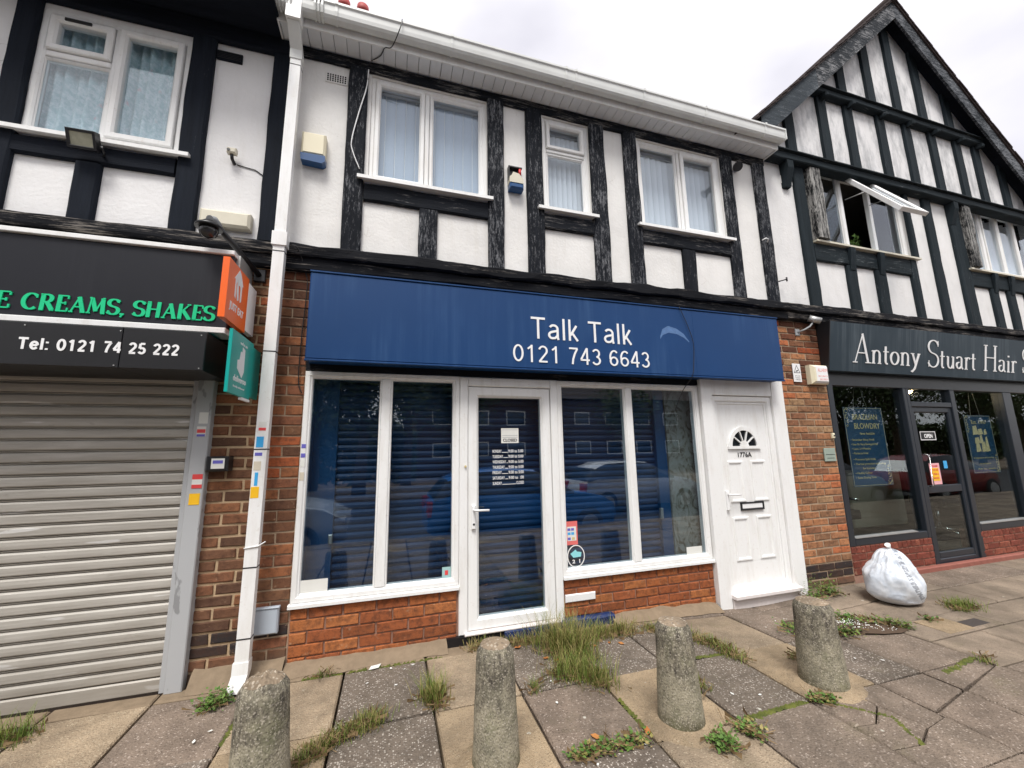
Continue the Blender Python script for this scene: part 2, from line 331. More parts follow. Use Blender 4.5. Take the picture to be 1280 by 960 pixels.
# ---------------------------------------------------------------- mesh helpers
class MB:
    def __init__(s): s.v = []; s.f = []; s.m = []; s.sm = []
    def add(s, vs, fs, mi=0, smooth=False):
        b = len(s.v); s.v += [tuple(v) for v in vs]; s.f += [tuple(b+i for i in f) for f in fs]
        s.m += [mi]*len(fs); s.sm += [smooth]*len(fs); return s
    def box(s, x0, x1, y0, y1, z0, z1, mi=0):
        return s.add([(x0, y0, z0), (x1, y0, z0), (x1, y1, z0), (x0, y1, z0), (x0, y0, z1), (x1, y0, z1), (x1, y1, z1), (x0, y1, z1)],
                     [(0, 1, 5, 4), (1, 2, 6, 5), (2, 3, 7, 6), (3, 0, 4, 7), (4, 5, 6, 7), (3, 2, 1, 0)], mi)
    def chbox(s, x0, x1, y0, y1, z0, z1, c=.005, mi=0):   # box with its front edges chamfered
        a = [(x0, y1, z0), (x1, y1, z0), (x1, y1, z1), (x0, y1, z1)]
        b = [(x0, y0+c, z0), (x1, y0+c, z0), (x1, y0+c, z1), (x0, y0+c, z1)]
        d = [(x0+c, y0, z0+c), (x1-c, y0, z0+c), (x1-c, y0, z1-c), (x0+c, y0, z1-c)]
        f = [(8, 9, 10, 11), (3, 2, 1, 0)]
        for i in range(4):
            j = (i+1) % 4; f += [(i, j, 4+j, 4+i), (4+i, 4+j, 8+j, 8+i)]
        return s.add(a+b+d, f, mi)
    def prism(s, pts, y0, y1, mi=0):                         # xz polygon extruded along y
        n = len(pts); v = [(x, y0, z) for x, z in pts] + [(x, y1, z) for x, z in pts]
        f = [tuple(range(n)), tuple(range(2*n-1, n-1, -1))] + [(i, i+n, (i+1) % n+n, (i+1) % n) for i in range(n)]
        return s.add(v, f, mi)
    def prismx(s, pts, x0, x1, mi=0):                        # yz polygon extruded along x
        n = len(pts); v = [(x0, y, z) for y, z in pts] + [(x1, y, z) for y, z in pts]
        f = [tuple(range(n-1, -1, -1)), tuple(range(n, 2*n))] + [(i, (i+1) % n, (i+1) % n+n, i+n) for i in range(n)]
        return s.add(v, f, mi)
    def tube(s, pts, r, n=8, mi=0, caps=True, smooth=True):
        pts = [Vector(p) for p in pts]; rs = r if isinstance(r, (list, tuple)) else [r]*len(pts); vs = []
        for i, p in enumerate(pts):
            t = (pts[min(i+1, len(pts)-1)] - pts[max(i-1, 0)]).normalized()
            a = t.cross(Vector((0, 0, 1))); a = a.normalized() if a.length > .05 else t.cross(Vector((0, 1, 0))).normalized()
            b = t.cross(a)
            for k in range(n):
                w = 2*math.pi*k/n; vs.append(p + (a*math.cos(w) + b*math.sin(w))*rs[i])
        fs = [(i*n+k, i*n+(k+1) % n, (i+1)*n+(k+1) % n, (i+1)*n+k) for i in range(len(pts)-1) for k in range(n)]
        s.add(vs, fs, mi, smooth)
        if caps:
            b0 = len(s.v)-len(vs); s.f += [tuple(b0+k for k in range(n-1, -1, -1)), tuple(b0+len(vs)-n+k for k in range(n))]; s.m += [mi]*2; s.sm += [False]*2
        return s
    def frame(s, x0, x1, z0, z1, w, y0, y1, c=.012, mi=0):   # mitred frame with a chamfered inner edge
        rings = [(0, y1), (0, y0+c*.4), (c*.4, y0), (w-c, y0), (w, y0+c), (w, y1)]
        v = []
        for d, y in rings: v += [(x0+d, y, z0+d), (x1-d, y, z0+d), (x1-d, y, z1-d), (x0+d, y, z1-d)]
        f = []
        for r in range(6):
            q = (r+1) % 6
            for k in range(4): f.append((r*4+k, r*4+(k+1) % 4, q*4+(k+1) % 4, q*4+k))
        return s.add(v, f, mi)
    def rough_bar(s, x0, x1, y0, y1, z0, z1, seg=.12, j=.006, mi=0):  # timber with wandering edges
        L = max(x1-x0, z1-z0); hor = (x1-x0) > (z1-z0); n = max(2, int(L/seg)); v = []; f = []
        o = random.random()*100
        def nz_(a, b): return noise.noise(Vector((a*3.1+o, b*7.3, o)))*j*1.8 + random.uniform(-j, j)*.4
        for i in range(n+1):
            t = i/n
            if hor:
                x = x0+(x1-x0)*t
                ring = [(x, y1, z0), (x, y0+.012, z0+nz_(x, 1)), (x, y0+nz_(x, 5)*.5, z0+.012+nz_(x, 1)), (x, y0+nz_(x, 6)*.5, z1-.012+nz_(x, 2)), (x, y0+.012, z1+nz_(x, 2)), (x, y1, z1)]
            else:
                z = z0+(z1-z0)*t
                ring = [(x0, y1, z), (x0+nz_(z, 1), y0+.012, z), (x0+.012+nz_(z, 1), y0+nz_(z, 5)*.5, z), (x1-.012+nz_(z, 2), y0+nz_(z, 6)*.5, z), (x1+nz_(z, 2), y0+.012, z), (x1, y1, z)]
            v += ring
        for i in range(n):
            for k in range(6):
                q = (i*6+k, i*6+(k+1) % 6, (i+1)*6+(k+1) % 6, (i+1)*6+k)
                f.append(q if hor else q[::-1])
        f += [tuple(range(6)), tuple(range(n*6+5, n*6-1, -1))] if not hor else [tuple(range(5, -1, -1)), tuple(range(n*6, n*6+6))]
        return s.add(v, f, mi)

WORLD = {}
def wloc(o): return WORLD.get(o.name, Vector((0, 0, 0)))
def link(name, data, parent, loc, kind=None):
    o = bpy.data.objects.new(name, data); COL.objects.link(o)
    loc = Vector(loc); WORLD[o.name] = loc
    if parent: o.parent = parent; o.location = loc - wloc(parent)
    else: o.location = loc
    if kind: o['kind'] = kind
    return o
def obj(name, mb, mats, parent=None, origin=None, kind=None, normals=False):
    if not isinstance(mats, (list, tuple)): mats = [mats]
    if origin is None:
        xs, ys, zs = zip(*mb.v); origin = ((min(xs)+max(xs))/2, (min(ys)+max(ys))/2, min(zs))
    ox, oy, oz = origin
    me = bpy.data.meshes.new(name); me.from_pydata([(x-ox, y-oy, z-oz) for x, y, z in mb.v], [], mb.f)
    for m in mats: me.materials.append(m)
    for p, mi, sm in zip(me.polygons, mb.m, mb.sm): p.material_index = mi; p.use_smooth = sm
    bm = bmesh.new(); bm.from_mesh(me); bmesh.ops.recalc_face_normals(bm, faces=bm.faces); bm.to_mesh(me); bm.free()
    return link(name, me, parent, origin, kind)
def tag(o, label, cat, group=None):
    o['label'] = label; o['category'] = cat
    if group: o['group'] = group
    return o
def thing(name, label, cat, loc, group=None): return tag(link(name, None, None, loc), label, cat, group)
def lab(o, label): o['label'] = label; return o

def text_mb(txt, x, z, h, y, width=None, depth=.004, bold=0.0, align='LEFT', mi=0, rotz=0, res=3):
    """flat lettering standing in the xz plane, caps height h, optional forced width"""
    cu = bpy.data.curves.new('tmp_text', 'FONT'); cu.body = txt; cu.size = 1; cu.extrude = 0; cu.offset = bold; cu.resolution_u = res
    o = bpy.data.objects.new('tmp_text', cu); COL.objects.link(o)
    me = o.to_mesh(depsgraph=bpy.context.evaluated_depsgraph_get()) if False else None
    dg = bpy.context.evaluated_depsgraph_get(); me = o.evaluated_get(dg).to_mesh()
    vs = [tuple(v.co) for v in me.vertices]; fs = [tuple(p.vertices) for p in me.polygons]
    o.evaluated_get(dg).to_mesh_clear(); bpy.data.objects.remove(o); bpy.data.curves.remove(cu)
    if not vs: return MB()
    x0 = min(v[0] for v in vs); x1 = max(v[0] for v in vs)
    sc = h/.727; sx = (width/(x1-x0)) if width else sc
    off = {'LEFT': 0, 'CENTER': -(x1-x0)*sx/2, 'RIGHT': -(x1-x0)*sx}[align]
    mb = MB(); n = len(vs)
    f = [((v[0]-x0)*sx+off, v[1]*sc) for v in vs]
    edges = {}
    for q in fs:
        for i in range(len(q)):
            e = (q[i], q[(i+1) % len(q)]); edges[e] = 1
    side = [(a, b, b+n, a+n) for (a, b) in edges if (b, a) not in edges]
    mb.add([(x+a, y-depth, z+b) for a, b in f] + [(x+a, y, z+b) for a, b in f], list(fs)+side, mi)
    return mb
def merge(mb, other):
    b = len(mb.v); mb.v += other.v; mb.f += [tuple(i+b for i in f) for f in other.f]; mb.m += other.m; mb.sm += other.sm; return mb

# ---- a small serif alphabet drawn with a broad nib (strokes are thick going down, thin going across)
def arc(cx, cy, rx, ry, a0, a1, n=14):
    return [(cx+rx*math.cos(R(a0+(a1-a0)*i/n)), cy+ry*math.sin(R(a0+(a1-a0)*i/n))) for i in range(n+1)]
def S_curve(w):
    return arc(w*.5, .76, w*.42, .24, 20, 90, 6)[0:] + arc(w*.5, .76, w*.42, .24, 90, 250, 10)[1:] + [(w*.5, .51)] + arc(w*.5, .25, w*.44, .25, 70, -90, 10) + arc(w*.5, .25, w*.45, .25, -90, -160, 6)[1:]
def sf(x, y, w=.2): return ('s', [(x-w/2, y), (x+w/2, y)])
GL = {
 'A': (.78, [('n', [(.10, 0), (.42, 1)]), ('t', [(.40, 1), (.68, 0)]), ('n', [(.22, .33), (.58, .33)]), sf(.10, 0), sf(.68, 0, .24)]),
 'C': (.76, [('v', arc(.42, .5, .35, .5, 48, 312, 22)), ('n', [(.67, .98), (.67, .74)])]),
 'E': (.62, [('t', [(.15, 0), (.15, 1)]), ('n', [(.04, 1), (.56, 1)]), ('n', [(.04, 0), (.58, 0)]), ('n', [(.15, .52), (.44, .52)]), ('n', [(.56, 1), (.56, .8)]), ('n', [(.58, 0), (.58, .22)]), ('n', [(.44, .62), (.44, .42)])]),
 'H': (.82, [('t', [(.15, 0), (.15, 1)]), ('t', [(.67, 0), (.67, 1)]), ('n', [(.15, .52), (.67, .52)]), sf(.15, 0), sf(.15, 1), sf(.67, 0), sf(.67, 1)]),
 'I': (.32, [('t', [(.16, 0), (.16, 1)]), sf(.16, 0), sf(.16, 1)]),
 'K': (.76, [('t', [(.15, 0), (.15, 1)]), ('n', [(.18, .42), (.60, 1)]), ('t', [(.30, .58), (.68, 0)]), sf(.15, 0), sf(.15, 1), sf(.60, 1), sf(.68, 0)]),
 'M': (.98, [('n', [(.13, 0), (.20, 1)]), ('t', [(.20, 1), (.48, .12)]), ('n', [(.48, .12), (.76, 1)]), ('t', [(.76, 1), (.83, 0)]), sf(.12, 0), sf(.84, 0), sf(.15, 1, .12), sf(.81, 1, .12)]),
 'R': (.74, [('t', [(.15, 0), (.15, 1)]), ('v', [(.15, 1), (.32, 1)]+arc(.34, .76, .22, .24, 90, -90, 10)+[(.15, .52)]), ('t', [(.36, .52), (.66, 0)]), sf(.15, 0), sf(.08, 1, .1), sf(.66, 0, .14)]),
 'S': (.60, [('v', S_curve(.60)), ('n', [(.54, .99), (.54, .78)]), ('n', [(.07, .01), (.07, .24)])]),
 ',': (.26, [('t', [(.13, .10), (.13, -.02)]), ('n', [(.15, 0), (.08, -.17)])]),
 ' ': (.32, []),
 'a': (.45, [('v', [(.08, .38)]+arc(.20, .37, .13, .09, 150, 0, 6)+[(.33, .06), (.42, 0)]), ('v', arc(.19, .13, .13, .12, 80, 290, 10)+[(.33, .10)])]),
 'i': (.24, [('t', [(.12, 0), (.12, .44)]), sf(.12, 0, .16), ('n', [(.04, .42), (.12, .44)]), ('t', [(.12, .60), (.12, .66)])]),
 'n': (.52, [('t', [(.12, 0), (.12, .44)]), ('v', [(.12, .33)]+arc(.26, .30, .14, .15, 130, 0, 8)+[(.40, 0)]), sf(.12, 0, .16), sf(.40, 0, .16), ('n', [(.03, .42), (.12, .44)])]),
 'o': (.46, [('v', arc(.23, .22, .18, .22, 0, 360, 20))]),
 'r': (.36, [('t', [(.12, 0), (.12, .44)]), ('v', [(.12, .31)]+arc(.24, .34, .10, .11, 140, 30, 6)), sf(.12, 0, .17), ('n', [(.03, .42), (.12, .44)])]),
 't': (.32, [('v', [(.14, .62), (.14, .10)]+arc(.21, .09, .07, .09, 180, 300, 6)), ('n', [(.03, .43), (.28, .43)])]),
 'u': (.52, [('v', [(.12, .44), (.12, .14)]+arc(.25, .14, .13, .14, 180, 350, 8)), ('t', [(.40, .44), (.40, 0)]), ('n', [(.40, 0), (.47, .02)]), ('n', [(.04, .43), (.12, .44)]), ('n', [(.32, .43), (.40, .44)])]),
 'y': (.46, [('t', [(.08, .44), (.25, .02)]), ('v', [(.40, .44), (.20, -.10), (.08, -.22), (.02, -.20)]), sf(.08, .44, .16), sf(.40, .44, .14)]),
}
hw = .06
SANS = {
 'T': (.72, [[(.03, 1-hw), (.67, 1-hw)], [(.35, 0), (.35, 1-hw)]]), 'l': (.22, [[(.09, 0), (.09, 1)]]),
 'k': (.52, [[(.09, 0), (.09, 1)], [(.13, .26), (.42, .72)], [(.21, .36), (.46, 0)]]),
 'a': (.60, [arc(.28, .50, .18, .165, 155, 0)+[(.46, .10), (.49, 0)], [(.46, .42), (.24, .365)]+arc(.21, .205, .145, .145, 100, 270, 8)+[(.34, .075), (.46, .20)]]),
 'e': (.60, [[(.07, .375), (.50, .375)], arc(.285, .36, .215, .30, 3, 325)]), ':': (.26, [[(.10, 0), (.10, .14)], [(.10, .58), (.10, .72)]]),
 ' ': (.32, []), '0': (.60, [arc(.29, .5, .225, .44, 0, 360, 26)]), '1': (.60, [[(.34, 0), (.34, 1)], [(.34, .93), (.13, .76)]]),
 '2': (.60, [arc(.29, .70, .205, .24, 165, -35, 14)+[(.10, .08)], [(.06, hw), (.52, hw)]]),
 '3': (.60, [arc(.28, .72, .185, .22, 155, -85, 12), arc(.28, .28, .215, .225, 85, -155, 14)]),
 '4': (.60, [[(.41, 1), (.05, .30)], [(.03, .28), (.55, .28)], [(.41, 0), (.41, 1)]]),
 '5': (.60, [[(.49, 1-hw), (.15, 1-hw)], [(.155, 1-hw), (.11, .50)], arc(.28, .30, .215, .245, 135, -155, 14)]),
 '6': (.60, [arc(.295, .30, .205, .24, 0, 360, 22), arc(.33, .50, .25, .44, 48, 190, 12)]),
 '7': (.60, [[(.05, 1-hw), (.53, 1-hw)], [(.51, .93), (.36, .62), (.26, .30), (.22, 0)]]),
}
def sans_mb(txt, x, z, h, y, wd, width, depth=.004, gap=.06):
    mb = MB(); cx = 0; k_ = 0
    for ch in txt:
        w, strokes = SANS[ch]
        for pts in strokes:
            L = []; Q = []; n = len(pts); closed = (Vector(pts[0])-Vector(pts[-1])).length < 1e-6; D = []
            for i in range(n):
                a = pts[i-1] if i else (pts[-2] if closed else pts[0]); b = pts[i+1] if i < n-1 else (pts[1] if closed else pts[-1]); dx, dy = b[0]-a[0], b[1]-a[1]; l = math.hypot(dx, dy)
                L.append((pts[i][0]-dy/l*wd/2, pts[i][1]+dx/l*wd/2)); Q.append((pts[i][0]+dy/l*wd/2, pts[i][1]-dx/l*wd/2))
            yy = y-depth-.0003*(k_ % 5); k_ += 1; ring = L+Q[::-1]; m = len(ring)
            mb.add([(cx+p[0]*h, yy, p[1]*h) for p in ring]+[(cx+p[0]*h, y, p[1]*h) for p in ring], [(i, i+1, m-2-i, m-1-i) for i in range(n-1)]+[(i, (i+1) % m, (i+1) % m+m, i+m) for i in range(m)])
        cx += (w+gap)*h
    xs_ = [v[0] for v in mb.v]; a, b = min(xs_), max(xs_); q = width/(b-a)
    mb.v = [(x+(v[0]-a)*q, v[1], z+v[2]) for v in mb.v]; return mb
def serif_mb(txt, x, z, h, y, thick, thin, slant=0, gap=.04, depth=.006, big=None, width=None):
    mb = MB(); cx = 0; layer = [0]
    def ribbon(pts, mode, ox, sc):
        pts = [((p[0]+slant*p[1])*sc+ox, p[1]*sc) for p in pts]; L = []; Rr = []
        for i in range(len(pts)):
            a = pts[max(0, i-1)]; b = pts[min(len(pts)-1, i+1)]; dx, dy = b[0]-a[0], b[1]-a[1]; l = math.hypot(dx, dy) or 1
            if mode == 't': w = thick
            elif mode in 'ns': w = thin
            else: w = thin+(thick-thin)*abs(dy/l)**1.3
            w *= .5; L.append((pts[i][0]-dy/l*w, pts[i][1]+dx/l*w)); Rr.append((pts[i][0]+dy/l*w, pts[i][1]-dx/l*w))
        n = len(pts); yy = y - depth - .0003*(layer[0] % 7); layer[0] += 1
        ring = L + Rr[::-1]; m = len(ring)
        v = [(p[0], yy, p[1]) for p in ring] + [(p[0], y, p[1]) for p in ring]
        f = [(i, i+1, m-2-i, m-1-i) for i in range(n-1)] + [(i, (i+1) % m, (i+1) % m+m, i+m) for i in range(m)]
        mb.add(v, f)
    for ch in txt:
        sc = h
        if big and ch.isupper(): sc = h*big
        w, strokes = GL[ch]
        for mode, pts in strokes: ribbon(pts, mode, cx, sc)
        cx += (w+gap)*sc
    s = (width/cx) if width else 1
    mb.v = [(x+a*s, b, z+c) for a, b, c in mb.v]
    return mb

# ================================================================ ground
def gz(x, y):
    return -.055*math.exp(-((x-3.5)/.75)**2)*math.exp(-((y+.1)/.6)**2)
pav = MB()
def ground_sheet(x0, x1, y0, y1, z, n=1):
    mb = MB(); mb.box(x0, x1, y0, y1, z-.3, z); return mb
base = obj('pavement', ground_sheet(-14, 60, -4.15, .02, -.075), M['dirt'], kind='structure')
obj('road', ground_sheet(-60, 90, -13, -4.3, -.35), M['tarmac'], kind='structure')
obj('ground', ground_sheet(-300, 300, -300, 300, -.70), M['earth'], kind='structure')
k = MB(); k.chbox(-14, 60, -4.3, -4.15, -.5, -.02, .02); kerb = obj('kerb', k, M['slab_far'], kind='structure')
g2 = MB(); g2.box(-60, 90, -19, -13, -.6, -.25); obj('far_pavement', g2, M['slab_far'], kind='structure')
def slab(x0, x1, y0, y1, mat, dz=0, tilt=(0, 0), gap=.007, parent=base, name='paving_slab', poly=None):
    if poly is None: poly = [(x0, y0), (x1, y0), (x1, y1), (x0, y1)]
    cx = sum(p[0] for p in poly)/len(poly); cy = sum(p[1] for p in poly)/len(poly)
    def inset(p, g):
        d = Vector((p[0]-cx, p[1]-cy)); return (p[0]-math.copysign(g, d.x) if abs(d.x) > g else p[0], p[1]-math.copysign(g, d.y) if abs(d.y) > g else p[1])
    def zz(p): return gz(*p)+dz+(p[0]-cx)*tilt[0]+(p[1]-cy)*tilt[1]
    mb = MB(); a = [inset(p, gap) for p in poly]; b = [inset(p, gap+.009) for p in poly]; n = len(poly)
    v = [(p[0], p[1], -.072) for p in a] + [(p[0], p[1], zz(p)-.009) for p in a] + [(p[0], p[1], zz(p)) for p in b]
    f = [tuple(range(2*n, 3*n))] + [(i, (i+1) % n, n+(i+1) % n, n+i) for i in range(n)] + [(n+i, n+(i+1) % n, 2*n+(i+1) % n, 2*n+i) for i in range(n)]
    mb.add(v, f); return obj(name, mb, mat, parent)
xs = [-1.355-.5435*k for k in range(14, 0, -1)] + [-1.355, -.81, -.26, .294, .84, 1.368, 1.90, 2.435, 3.0, 3.43, 4.01]
ys = [-.02, -.15, -.76, -1.37, -1.98, -2.59, -3.20, -3.81, -4.14]
tan = {(-1.9, 1), (-.81, 1), (-.81, 0), (.294, 1), (2.435, 1), (-1.9, 0)}
conc = {(-.81, 2), (.294, 2), (1.368, 2), (2.435, 2)}
rs = random.Random(4)
for i in range(len(xs)-1):
    for j in range(len(ys)-1):
        x0, x1, y1, y0 = xs[i], xs[i+1], ys[j], ys[j+1]
        key = (round(x0, 3), j)
        r_ = rs.random(); mt = M['slab_dark'] if r_ < .62 else M['slab_pink'] if r_ < .86 else M['slab_tan']
        if any(abs(x0-t[0]) < .06 and j == t[1] for t in tan): mt = M['slab_tan']
        if any(abs(x0-t[0]) < .06 and j == t[1] for t in conc): mt = M['concrete_tan']
        if x0 > 2.9 or (x0 > 2.4 and j > 2): mt = M['slab_pink'] if r_ < .6 else M['slab_dark']
        if j == 0: mt = M['cement'] if x0 < 2.4 else M['slab_pink']
        t = (rs.uniform(-.012, .012), rs.uniform(-.012, .012)); dz = rs.uniform(-.004, .004)
        if 2.9 < x0 < 3.9 and j == 3: continue
        if abs(x0-2.435) < .01 and j == 3:       # the cracked slab beside the third bollard
            P = [(2.435, -1.37), (2.72, -1.37), (2.76, -1.52), (2.58, -1.62), (2.435, -1.60)]
            Q = [(2.72, -1.37), (3.0, -1.37), (3.0, -1.70), (2.80, -1.73), (2.76, -1.52)]
            S_ = [(2.435, -1.60), (2.58, -1.62), (2.76, -1.52), (2.80, -1.73), (2.62, -1.80), (2.435, -1.78)]
            T_ = [(2.435, -1.78), (2.62, -1.80), (2.80, -1.73), (3.0, -1.70), (3.0, -1.98), (2.435, -1.98)]
            for q, tl in ((P, (.01, .01)), (Q, (-.01, .015)), (S_, (.01, -.02)), (T_, (0, .01))):
                slab(0, 0, 0, 0, M['slab_pink'], -.001, tl, .004, poly=q, name='broken_slab')
            continue
        slab(x0, x1, y0, y1, mt, dz, t)
for q in ([(3.0, -1.37), (3.43, -1.37), (3.43, -1.58), (3.0, -1.66)], [(3.43, -1.37), (4.01, -1.37), (4.01, -1.47), (3.43, -1.58)],
          [(3.0, -1.66), (3.43, -1.58), (3.43, -1.98), (3.0, -1.98)], [(3.43, -1.58), (4.01, -1.47), (4.01, -1.98), (3.43, -1.98)]):
    slab(0, 0, 0, 0, M['slab_pink'], rs.uniform(-.006, .004), (rs.uniform(-.02, .02), rs.uniform(-.03, .03)), poly=q)
fy = [-.02, -.42, -.82, -1.12, -1.50, -2.05, -2.60, -3.20, -3.80, -4.14]
for j in range(len(fy)-1):
    w = [.80, 1.02, .95, 1.07, .9, .85, .9, .9, .9][j]; x = 4.01
    n_ = 0
    while x < 20:
        x1 = x + (w if n_ or j % 2 == 0 else w*.55); n_ += 1
        slab(x, x1, fy[j+1], fy[j], M['slab_far'] if rs.random() < .8 else M['slab_pink'], rs.uniform(-.003, .003), (rs.uniform(-.006, .006), rs.uniform(-.008, .008)), .008); x = x1
# cement haunch where the shopfront meets the paving
def fillet(x0, x1, d0, h0, mat, name='cement_fillet'):
    n = int((x1-x0)/.07)+1; v = []; f = []
    for i in range(n+1):
        x = x0+(x1-x0)*i/n; d = d0*(1+.35*noise.noise(Vector((x*5, 3, 0)))); h = h0*(1+.4*noise.noise(Vector((x*6, 9, 0))))
        v += [(x, -.004, gz(x, 0)+h), (x, -d*.35, gz(x, 0)+h*.8), (x, -d, gz(x, 0)+.004), (x, -.004, -.06)]
    for i in range(n): f += [(i*4+k, i*4+(k+1) % 4, i*4+4+(k+1) % 4, i*4+4+k) for k in range(4)]
    mb = MB(); mb.add(v, f, 0); return obj(name, mb, mat, base)
fillet(-.66, .46, .13, .055, M['cement']); fillet(1.9, 3.04, .12, .06, M['cement']); fillet(-1.2, -.66, .12, .10, M['cement'])
gm = MB(); gm.box(4.62, 4.86, -1.08, -.98, -.02, .004); gully = obj('drain_cover', gm, m_plain('dark_grille_iron', (.06, .05, .045), .7, .3, var=.4, scale=60), base)
gs = MB(); gs.box(4.30, 4.62, -1.10, -.86, -.03, .003); obj('patch', gs, M['concrete_tan'], base)

# ================================================================ walls with openings
def wall(x0, x1, z0, z1, y0, y1, holes, extra=()):
    X = sorted({x0, x1, *[h[0] for h in holes], *[h[1] for h in holes]}); Z = sorted({z0, z1, *[h[2] for h in holes], *[h[3] for h in holes]})
    X = [x for x in X if x0 <= x <= x1]; Z = [z for z in Z if z0 <= z <= z1]
    mb = MB(); solid = {}
    for i in range(len(X)-1):
        for j in range(len(Z)-1):
            cx, cz = (X[i]+X[i+1])/2, (Z[j]+Z[j+1])/2
            solid[i, j] = not any(h[0] < cx < h[1] and h[2] < cz < h[3] for h in holes)
    for (i, j), s in solid.items():
        if not s: continue
        a, b, c, d = X[i], X[i+1], Z[j], Z[j+1]
        mb.add([(a, y0, c), (b, y0, c), (b, y0, d), (a, y0, d)], [(0, 1, 2, 3)]); mb.add([(a, y1, c), (b, y1, c), (b, y1, d), (a, y1, d)], [(3, 2, 1, 0)])
        for di, dj, q in ((-1, 0, [(a, y0, c), (a, y1, c), (a, y1, d), (a, y0, d)]), (1, 0, [(b, y0, c), (b, y1, c), (b, y1, d), (b, y0, d)]),
                          (0, -1, [(a, y0, c), (b, y0, c), (b, y1, c), (a, y1, c)]), (0, 1, [(a, y0, d), (b, y0, d), (b, y1, d), (a, y1, d)])):
            if not solid.get((i+di, j+dj), False): mb.add(q, [(0, 1, 2, 3)])
    return mb
def room(parent, x0, x1, y0, y1, z0, z1, mat, name='room'):
    mb = MB(); t = .05
    mb.box(x0, x1, y1, y1+t, z0, z1); mb.box(x0-t, x0, y0, y1+t, z0-t, z1+t); mb.box(x1, x1+t, y0, y1+t, z0-t, z1+t)
    mb.box(x0, x1, y0, y1+t, z0-t, z0); mb.box(x0, x1, y0, y1+t, z1, z1+t); return obj(name, mb, mat, parent)

# ---- bricks
BR = {}
rb = random.Random(11)
def brick_mesh(L, H, D, mat):
    key = (round(L, 3), round(H, 3), round(D, 3), mat.name)
    if key not in BR:
        BR[key] = []
        for v in range(3):
            mb = MB(); c = .005
            mb.chbox(-L/2, L/2, 0, D, 0, H, c)
            mb.v = [(x+rb.uniform(-.0028, .0028)*(1 if abs(x) < L else 0), y+rb.uniform(-.003, .003)*(y < D*.5), z+rb.uniform(-.0026, .0026)) for x, y, z in mb.v]
            me = bpy.data.meshes.new('brick'); me.from_pydata(mb.v, [], mb.f); me.materials.append(mat); BR[key].append(me)
    return rb.choice(BR[key])
def bricks(parent, x0, x1, z0, z1, y, matf, course=.0775, L=.235, gap=.011, D=.06, start=0, holes=(), name='brick', snap=.05):
    n = round((z1-z0)/course); course = (z1-z0)/n
    for k in range(n):
        za = z0+k*course; row = []
        x = x0 - (L/2 if (k+start) % 2 else 0)
        while x < x1-.004:
            a, b = max(x, x0), min(x+L, x1)
            if row and (b-a) < snap: row[-1] = (row[-1][0], b)
            elif (b-a) < snap and not row: x0_ = a; row.append((a, b))
            else:
                if row and row[-1][1]-row[-1][0] < snap: a = row.pop()[0]
                row.append((a, b))
            x += L
        for a, b in row:
            if any(h[0] < (a+b)/2 < h[1] and h[2] < za+course/2 < h[3] for h in holes): continue
            m = matf(k, a) if callable(matf) else matf
            me = brick_mesh(b-a-gap, course-gap, D, m)
            link(name, me, parent, ((a+b)/2, y+rb.uniform(-.003, .003), za+gap/2))

# ---- windows
def window(parent, x0, x1, z0, z1, lights, y=.02, fw=.045, mull=(), trans=(), sill=None, blinds=None, glass='glass_up', mat='upvc', fd=.06, name='window', sillmat='upvc'):
    mb = MB(); mb.frame(x0, x1, z0, z1, fw, y, y+fd)
    for a, b, c, d in mull: mb.chbox(a, b, y+.003, y+fd-.003, c, d, .006)
    for a, b, c, d in trans: mb.chbox(a, b, y+.005, y+fd-.005, c, d, .006)
    w = obj(name, mb, M[mat], parent)
    for (a, b, c, d, sw, pro) in lights:
        if sw > 0:
            s = MB(); s.frame(a, b, c, d, sw, y-pro, y+fd-.012, .014); obj('sash', s, M[mat], w)
        g = MB(); e = max(sw-.004, -.004); g.box(a+e, b-e, y+.026, y+.030, c+e, d-e); obj('pane', g, M[glass], w)
    if sill:
        a, b, zs, dpt = sill
        s = MB(); s.prismx([(-dpt, zs-.004), (-dpt, zs-.034), (-dpt+.012, zs-.034), (-dpt+.014, zs-.022), (y+fd, zs-.022), (y+fd, zs+.012)], a, b); obj('sill', s, M[sillmat], w)
    return w
def vertical_blind(w, x0, x1, z0, z1, pitch, width, ang, mat, y=.16, jitter=3, name='blind_slat'):
    n = int((x1-x0)/pitch)
    for i in range(n+1):
        x = x0+(i+.5)*(x1-x0)/(n+1); a = R(ang+random.uniform(-jitter, jitter)); h = width/2; c, s_ = math.cos(a), math.sin(a)
        mb = MB(); pts = []
        for t in (-1, -.84, 0, .5, 1):
            pts.append((x+h*t*c, y+h*t*s_-(1-t*t)*.006))
        v = [(p, q, z0) for p, q in pts]+[(p, q, z1) for p, q in pts]
        mb.add(v, [(i_, i_+1, i_+6, i_+5) for i_ in range(4)], 0, True); mb.m[0] = 1; obj(name, mb, [mat, M['white_paint']], w)  # pale first strip paints the light caught along each slat's edge
    hr = MB(); hr.box(x0-.02, x1+.02, y-.03, y+.03, z1+.004, z1+.045); obj('headrail', hr, M['white_paint'], w)

def bar(parent, x0, x1, z0, z1, y, mat, name='timber_post', j=.006, seg=.12):
    mb = MB(); mb.rough_bar(x0, x1, y, .012, z0, z1, seg, j); return obj(name, mb, mat, parent)

